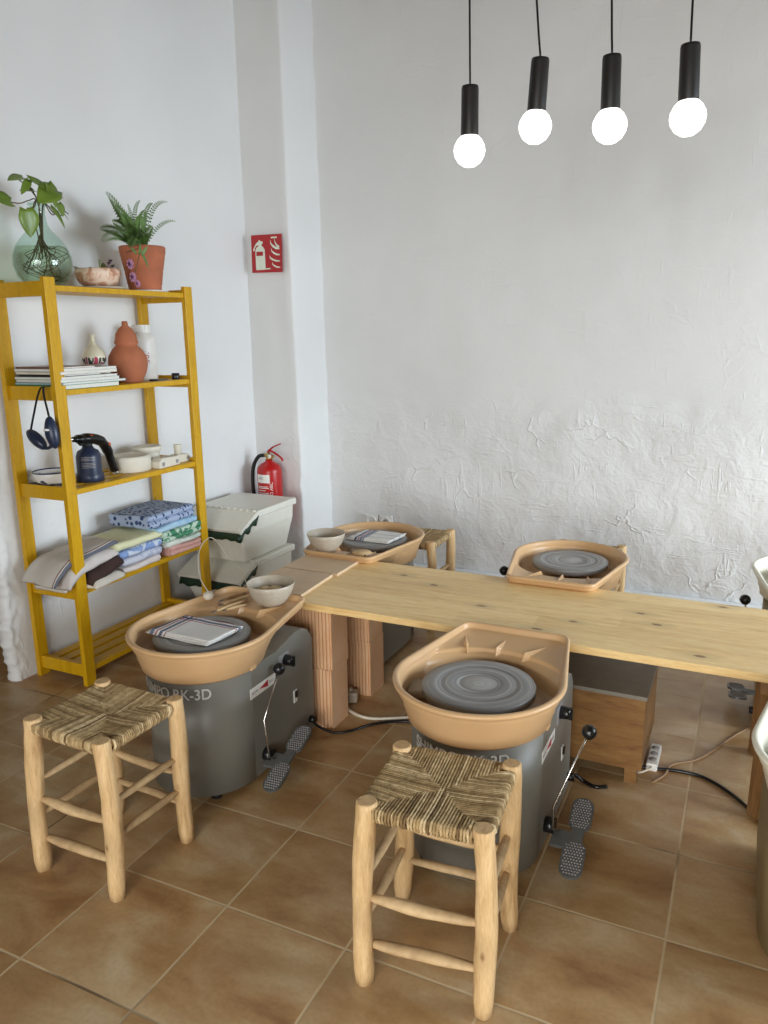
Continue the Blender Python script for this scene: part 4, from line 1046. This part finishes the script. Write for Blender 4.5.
for c_ in ((.021, .005, .180), (.019, .096, .138)): MB().lathe([(0, -.004), (.012, -.004), (.012, .004), (0, .006)], c_, 14, M=Matrix.Rotation(radians(90), 4, 'Y')).build('orange_button', M_orange, bt)
MB().tube(catmull([(0, .125, .012), (.004, .14, .0035), (.004, .15, .006), (0, .145, .02)], 5), .0018, 6).build('wire_loop', M_chrome, bt)

def mold(name, prof, loc, label, n=36): return tag(MB().lathe(prof, n=n).build(name, M_plaster, loc=loc), label, 'plaster mould', 'plaster moulds on the third shelf')
mold('plaster_mould', [(0, 0), (.084, 0), (.090, .004), (.092, .05), (.093, .056), (.088, .066), (.083, .069), (.070, .0685), (.055, .055), (0, .05)], (-1.400, .925, ZR), 'wide round white plaster mould right of the blow torch')
mold('plaster_mould', [(0, 0), (.055, 0), (.058, .01), (.052, .05), (.050, .058), (.060, .066), (.066, .076), (.064, .086), (.055, .088), (.045, .075), (0, .07)], (-1.440, 1.085, ZR), 'round white plaster mould with a flared neck at the back of the third shelf')
pc = thing('plaster_half_mould', 'long low white plaster mould with a notched end at the shelf front', 'plaster mould', (-1.325, 1.065, ZR), radians(4), 'plaster moulds on the third shelf')
side = [(-.072, 0), (.078, 0), (.078, .026), (.064, .040), (-.045, .046), (-.072, .030)]
XM = Matrix(((0, 0, 1, 0), (1, 0, 0, 0), (0, 1, 0, 0), (0, 0, 0, 1)))
MB().prism(side, -.028, .028, XM).build('block', M_plaster, pc, bevel=.004)
for yy in (-.045, .055): MB().tube([(.0285, yy, .018), (.030, yy, .018)], .010, 12).build('hollow', M_greyprint, pc)
pc = thing('plaster_mould_pair', 'small white plaster mould with an upright peg, right end of third shelf', 'plaster mould', (-1.345, 1.195, ZR), radians(2), 'plaster moulds on the third shelf')
MB().prism([(-.045, 0), (.05, 0), (.05, .022), (.035, .036), (-.045, .040)], -.022, .022, XM).build('block', M_plaster, pc, bevel=.004)
MB().lathe([(0, .036), (.017, .036), (.016, .070), (.019, .074), (.019, .084), (0, .085)], (0, -.012, 0), 16).build('peg', M_plaster, pc)
MB().tube([(.0225, .03, .016), (.024, .03, .016)], .009, 12).build('hollow', M_greyprint, pc)

# ------------------------------------------------------------------ fourth shelf: towels (z .405)
ZW = .407
def fold_towel(label, name, mat, x0, x1, y0, y1, z0, h, lobes=2, sag=.0, ov=0, cat='towel', group='folded towels on the fourth shelf', seed=0, tilt=0, rz=0):
    # folded cloth: section in x-z with rounded folds at the front (+x), extruded along y
    cx, cy = (x0+x1)/2, (y0+y1)/2; hx, hy = (x1-x0)/2, (y1-y0)/2; lh = h/lobes
    sec = []
    for l in range(lobes):
        for k in range(7):
            a = -pi/2+pi*k/6; sec.append((hx-lh/2+lh*.5*cos(a)-.003*(l % 2), l*lh+lh/2+lh*.49*sin(a)))
    sec += [(hx*.5, h+.001), (0, h+.0015), (-hx*.5, h+.001)]
    for l in reversed(range(lobes)):
        for k in range(5):
            a = pi/2+pi*k/4; sec.append((-hx+lh/2+lh*.5*cos(a), l*lh+lh/2+lh*.47*sin(a)))
    sec += [(-hx*.5, .0), (0, 0), (hx*.5, 0)]
    ny = 18; n = len(sec); vv = []
    for i in range(ny+1):
        t = -1+2*i/ny; ee = 1 if abs(t) < .93 else .93
        for (x, z_) in sec:
            nz_ = noise.noise(Vector((x*14+seed, t*hy*14, z_*20)))*.009; nb = noise.noise(Vector((x*5+seed*3, t*hy*6, z_*4)))*.018
            zz = z_+(nz_*.5+nb*.5)*min(1, z_/h+.0)
            vv.append((x*ee+nz_, t*hy+nb*.6, max(0, (zz-h/2)*ee+h/2)+tilt*(t)*.0+ (tilt*(x/hx))))
    mb = MB(); mb.add(vv, [(i*n+k, i*n+(k+1) % n, (i+1)*n+(k+1) % n, (i+1)*n+k) for i in range(ny) for k in range(n)], True)
    b = len(mb.v)-(ny+1)*n
    mb.f.append([b+k for k in range(n)]); mb.sm.append(False); mb.mi.append(0); mb.f.append([b+ny*n+k for k in range(n)][::-1]); mb.sm.append(False); mb.mi.append(0)
    o = mb.build(name, mat, loc=(cx, cy, z0)); o.rotation_euler = (0, 0, radians(rz))
    return tag(o, label, cat, group)
T = lambda n, a, b, s_, th=.5, k='noise': pattern_towel(n, a, b, s_, th, k)
X0, X1 = -1.505, -1.262
# right stack
z = ZW+.0008
for lb, mt, h, y0, y1, lo in (('pink towel at the bottom of the right-hand towel stack', T('pink_towel', (222, 170, 160), (226, 178, 168), 30), .040, .985, 1.215, 2),
                     ('pale mint and white towel, second from bottom of the right-hand towel stack', T('mint_towel', (206, 222, 208), (228, 230, 222), 22), .024, .965, 1.215, 1),
                     ('green leaf-patterned towel in the middle of the right-hand stack', T('green_pattern_towel', (196, 216, 196), (78, 138, 106), 26, .52), .050, .955, 1.220, 2),
                     ('light sky-blue towel near the top of the right-hand stack', T('sky_towel', (158, 196, 224), (176, 206, 226), 20), .028, .925, 1.200, 1),
                     ('blue leaf-patterned towel topmost on the right-hand stack', T('blue_leaf_towel', (166, 180, 206), (58, 76, 118), 38, .36, 'voro'), .058, .870, 1.180, 2)):
    fold_towel(lb, 'folded_towel', mt, X0, X1+.004, y0, y1, z, h, lo, seed=z*7); z += h+.004
# middle stack
z = ZW+.0008
for lb, mt, h, y0, y1, lo in (('pinkish white towel at the bottom of the middle towel stack', T('blush_towel', (224, 212, 208), (230, 220, 216), 25), .027, .705, .93, 1),
                     ('lilac-blue mottled towel, second from bottom of the middle stack', T('lilac_towel', (184, 190, 212), (206, 208, 220), 20), .034, .70, .945, 1),
                     ('blue and white patterned towel in the middle stack under the yellow one', T('blue_pattern_towel', (136, 160, 208), (206, 214, 228), 18, .56), .034, .695, .950, 1),
                     ('pale yellow towel topmost on the middle stack', T('yellow_towel', (222, 220, 180), (214, 212, 206), 8, .62), .036, .665, .955, 1)):
    fold_towel(lb, 'folded_towel', mt, X0, X1-.006, y0, y1, z, h, lo, seed=z*5); z += h+.003
# left heap, spilling past the post
def cloth(label, mat, cx, cy, z0, dx, dy, h, droop, seed, thick=.02, group='loose towels heaped at the left of the fourth shelf', rz=0, tiltx=0, tilty=0):
    nx, ny = 18, 22; vv = []
    for side in (0, 1):
        for i in range(nx+1):
            for j in range(ny+1):
                u = -1+2*i/nx; v = -1+2*j/ny
                x = u*dx/2; y = v*dy/2
                z = h*0+thick*(1-side)*(1-max(abs(u), abs(v))**8*.7)+.006*noise.noise(Vector((x*16+seed, y*16, side)))*(1 if side == 0 else .4)
                z += -droop*max(0, -v-.35)**2+tiltx*u+tilty*v
                x += .006*noise.noise(Vector((y*12, seed, 2))); y += .008*noise.noise(Vector((x*12, seed, 5)))
                vv.append((x, y, z))
    W_ = ny+1; H_ = (nx+1)*W_
    ff = [(i*W_+j, (i+1)*W_+j, (i+1)*W_+j+1, i*W_+j+1) for i in range(nx) for j in range(ny)]
    ff += [(H_+i*W_+j, H_+i*W_+j+1, H_+(i+1)*W_+j+1, H_+(i+1)*W_+j) for i in range(nx) for j in range(ny)]
    for j in range(ny): ff += [(j, j+1, H_+j+1, H_+j), (nx*W_+j, H_+nx*W_+j, H_+nx*W_+j+1, nx*W_+j+1)]
    for i in range(nx): ff += [(i*W_, H_+i*W_, H_+(i+1)*W_, (i+1)*W_), (i*W_+ny, (i+1)*W_+ny, H_+(i+1)*W_+ny, H_+i*W_+ny)]
    o = MB().add(vv, ff, True).build('cloth', mat, loc=(cx, cy, z0)); o.rotation_euler = (0, 0, radians(rz))
    return tag(o, label, 'towel', group)
M_offw = plain('off_white_cotton', (216, 208, 196), .95, var=.05, scale=12, bump=.6, bscale=120)
M_brown = plain('dark_brown_towel', (62, 42, 38), .95, var=.15, scale=30, bump=.6, bscale=200)
M_greyt = plain('grey_beige_towel', (204, 196, 190), .95, var=.05, scale=20, bump=.6, bscale=200)
cloth('crumpled off-white cloth hanging over the front edge below the brown towel', M_offw, -1.315, .585, ZW+.001, .150, .185, 0, .0, 3, .030, rz=8)
cloth('bunched cream cloth at the left end of the fourth shelf under the linen towels', M_offw, -1.40, .525, ZW+.022, .175, .200, 0, .06, 9, .030)
cloth('dark brown towel folded in the left heap of towels', M_brown, -1.350, .595, ZW+.034, .190, .19, 0, .02, 5, .046, rz=4, tilty=.02)
cloth('thick grey-beige towel lying on the dark brown towel', M_greyt, -1.370, .545, ZW+.078, .200, .27, 0, .10, 12, .042, tilty=.018)
cloth('light linen towel with navy stripe topmost on the left heap, sticking out left', M_linen, -1.385, .530, ZW+.122, .205, .32, 0, .14, 21, .020, tilty=.025, rz=-5)

# ------------------------------------------------------------------ things on the wheels and the floor
def tea_towel(label, mat, loc, rz, dx, dy, seed):
    nx, ny = 22, 16; vv = []; layers = 3; th = .0042
    mb = MB()
    for L_ in range(layers):
        vv = []; sx = 1-.02*L_; off = .006*L_
        for s_ in (0, 1):
            for i in range(nx+1):
                for j in range(ny+1):
                    u = -1+2*i/nx; v = -1+2*j/ny; x = u*dx/2*sx+off; y = v*dy/2*sx+off*.5
                    z = L_*th+th*.9*(1-s_)+.0035*(noise.noise(Vector((x*13+seed, y*13, L_*.3)))+.5)*(.4+.6*L_/2)
                    z += .006*max(0, u-.75)+.004*max(0, abs(v)-.8)
                    vv.append((x+.004*noise.noise(Vector((y*20, seed, L_)))+.10*y*.6, y, z))
        W_ = ny+1; H_ = (nx+1)*W_
        ff = [(i*W_+j, (i+1)*W_+j, (i+1)*W_+j+1, i*W_+j+1) for i in range(nx) for j in range(ny)]
        ff += [(H_+i*W_+j, H_+i*W_+j+1, H_+(i+1)*W_+j+1, H_+(i+1)*W_+j) for i in range(nx) for j in range(ny)]
        for j in range(ny): ff += [(j, j+1, H_+j+1, H_+j), (nx*W_+j, H_+nx*W_+j, H_+nx*W_+j+1, nx*W_+j+1)]
        for i in range(nx): ff += [(i*W_, H_+i*W_, H_+(i+1)*W_, (i+1)*W_), (i*W_+ny, (i+1)*W_+ny, H_+(i+1)*W_+ny, H_+i*W_+ny)]
        mb.add(vv, ff, True)
    o = mb.build('tea_towel', mat, loc=loc); o.rotation_euler = (0, 0, rz); return tag(o, label, 'towel', 'striped tea towels on wheel heads')
tea_towel('folded striped tea towel on the left wheel, in front of the yellow shelf', M_towel1, (-.437, .130, .4905), radians(-3), .245, .150, 4)
tea_towel('folded striped tea towel on the far left wheel by the wall sockets', M_towel3, (-.410, 1.375, .4905), radians(-2), .215, .150, 14)

def bowl(label, loc):
    b = MB().lathe([(0, .004), (.030, .003), (.034, 0), (.040, .0), (.052, .012), (.068, .034), (.078, .060), (.082, .076), (.0805, .0775), (.078, .076), (.074, .060), (.063, .035), (.046, .014), (0, .008)], n=44)
    return tag(b.build('stoneware_bowl', M_stoneware, loc=loc), label, 'bowl', 'grey-beige bowls on the wheel trays')
bowl('grey-beige bowl holding sponges on the near left wheel\'s tray', (-.345, .430, .4985))
bowl('empty-looking grey-beige bowl on the far left wheel\'s tray, beside the square bats', (-.500, 1.088, .4985))
def sponge(label, loc, rz, sx, sy, sz, seed):
    mb = MB().lathe([(0, 0), (.6, .02), (.95, .25), (1, .5), (.93, .78), (.6, .98), (0, 1)], M=Matrix.Diagonal((sx, sy, sz, 1)), n=20)
    mb.v = [tuple(Vector(q)*(1+.12*noise.noise(Vector(q)*45+Vector((seed, 0, 0))))) for q in mb.v]
    o = mb.build('sponge', M_sponge, loc=loc); o.rotation_euler = (0, 0, rz); return tag(o, label, 'sponge', 'sponges in the bowl')
sponge('left pale sponge in the grey-beige bowl of the near wheel', (-.372, .432, .530), .3, .026, .024, .026, 1)
sponge('larger right pale sponge in the grey-beige bowl of the near wheel', (-.327, .438, .535), -.4, .036, .024, .024, 2)
# clay tools on the left wheel's tray
tl = random.Random(2)
for k, (a, b, lb) in enumerate((((-.475, .265, .502), (-.425, .400, .511), 'long thin wooden clay tool pointing at the camera on the left tray'), ((-.495, .330, .502), (-.450, .465, .507), 'brown wooden clay tool beside the sponge knob on the left tray'),
                         ((-.520, .370, .502), (-.470, .480, .506), 'dark clay knife lying behind the other tools on the left tray'), ((-.455, .300, .501), (-.405, .370, .508), 'short flat rib tool nearest the bowl on the left tray'))):
    A, B = Vector(a), Vector(b); P = [A.lerp(B, t/6) for t in range(7)]
    t_ = thing('clay_tool', lb, 'tool', A, 0, 'clay tools on the left tray')
    MB().tube([q-A for q in P[1:]], [.004, .0055, .006, .006, .005, .003], 8).build('handle', M_stick if k != 2 else M_trestle, t_)
    MB().tube([q-A for q in (P[0], P[0].lerp(P[1], .5), P[1])], [.0012, .0045, .003], 8, flat=.4).build('blade', M_greyd, t_)
for k, (a, b, lb) in enumerate((((-.375, 1.095, .503), (-.300, 1.060, .505), 'dark clay tool on the far left tray'), ((-.385, 1.120, .503), (-.285, 1.105, .505), 'pale wooden clay tool on the far left tray'))):
    A, B = Vector(a), Vector(b); t_ = thing('clay_tool', lb, 'tool', A, 0, 'clay tools on the far left tray')
    MB().tube([Vector((0, 0, 0)), (B-A)*.4, B-A], [.003, .006, .004], 8).build('handle', (M_rubber, M_stick)[k], t_)
    MB().box(-.012, .012, -.008, .008, -.002, .004).build('tip', (M_greyd, M_trestle)[k], t_)
tg = MB(); tg.lathe([(0, 0), (.03, 0), (.034, .006), (.030, .016), (.012, .020), (0, .018)], n=14); tg.v = [(x*1.3+.003*noise.noise(Vector((x*60, y*60, z*60))), y, z) for x, y, z in tg.v]
tag(tg.build('clay_scrap', M_stick, loc=(-.330, 1.085, .498)), 'brown lump of dried clay beside the tools on the far left tray', 'clay')
# white knob on a thin cord draped from the shelf
ck = thing('corded_knob', 'small cream knob on a thin white cord looping up to the shelf', 'cord', (-.575, .385, .497))
MB().lathe([(0, 0), (.014, .001), (.019, .010), (.019, .018), (.013, .026), (0, .028)], n=18).build('knob', M_cable_w, ck)
B0 = Vector((-.575, .385, .497))
pts = [Vector(q)-B0 for q in ((-.575, .385, .524), (-.66, .45, .545), (-.80, .615, .555), (-1.0, .882, .514), (-1.10, 1.04, .492), (-1.19, 1.195, .457), (-1.15, 1.20, .428), (-1.09, 1.165, .395), (-1.0, 1.169, .308), (-.92, 1.10, .20), (-.86, 1.02, .08), (-.84, 1.0, .006))]
MB().tube(catmull(pts, 8), .0022, 6).build('cord', M_cable_w, ck)
wc = MB().box(-.03, .03, -.045, .045, 0, .022).build('clay_piece', M_stoneware, loc=(.318, .150, .4262), bevel=.008); wc.rotation_euler = (0, 0, .3)
tag(wc, 'pale off-white piece lying in the pan left of the bare wheel head', 'clay')

# cables on the floor
def cable(name, label, pts, r, mat, ends=True):
    o = MB().tube(catmull(pts, 8), r, 8).build(name, mat); return tag(o, label, 'cable')
f = .005
cable('power_cable', 'black cable on the floor from the left wheel past the block stacks', [(-.236, .475, .070), (-.215, .500, .03), (-.17, .525, f), (-.120, .560, f), (-.065, .640, f), (.029, .700, f), (.14, .72, f), (.28, .76, f), (.36, .86, f)], .005, M_black)
cable('white_cable', 'thick cream cable looping on the floor between the block stacks', [(-.265, .790, .012), (-.235, .730, .006), (-.190, .690, .006), (-.120, .668, .006), (-.062, .681, .006), (.016, .724, .006), (.10, .77, .006), (.2, .80, .006)], .006, M_cable_w)
cable('power_cable', 'black cable curving across the floor right of the wooden box', [(.66, .72, f), (.76, .73, f), (.84, .735, f), (.90, .745, f), (.972, .760, f), (1.048, .751, f), (1.123, .694, f), (1.184, .616, f), (1.24, .52, f), (1.30, .46, f)], .0055, M_black)
cable('beige_cable', 'thin brown cable crossing the floor right of the wooden box', [(.90, .66, .004), (.93, .72, .004), (.945, .79, .004), (1.01, .85, .004), (1.054, .924, .004), (1.127, 1.08, .004), (1.19, 1.20, .004), (1.22, 1.33, .02)], .004, M_cable_b)
cable('hooked_cable', 'short black cable curled on the floor right of the central wheel', [(.655, .50, .055), (.675, .56, .03), (.70, .575, .008), (.74, .560, .006), (.775, .575, .006)], .006, M_black)
ps = thing('power_strip', 'white power strip on the floor at the right side of the wooden box', 'power strip', (.888, .800, 0), radians(90))
ps.scale = (.7, .62, .7)
MB().box(-.10, .10, -.028, .028, 0, .038).build('strip_body', M_white, ps, bevel=.006)
for k in (-1, 0, 1): MB().lathe([(.020, .0385), (.020, .039), (0, .039)], (k*.055, 0, 0), 18).build('outlet', M_greyprint, ps)
MB().tube(catmull([(-.10, 0, .02), (-.14, .01, .03), (-.15, .06, .01), (-.08, .08, .008), (.0, .07, .008)], 6), .005, 8).build('lead', M_cable_w, ps)
pa = thing('power_adapter', 'grey-white plug adapter on the floor between the block stacks', 'adapter', (-.235, .775, 0), .4)
MB().box(-.030, .030, -.024, .024, 0, .042).build('adapter_body', M_stoneware, pa, bevel=.007)
MB().tube([(.0, 0, .03), (.005, .0, .055)], .006, 8).build('plug_pin', M_cable_w, pa)
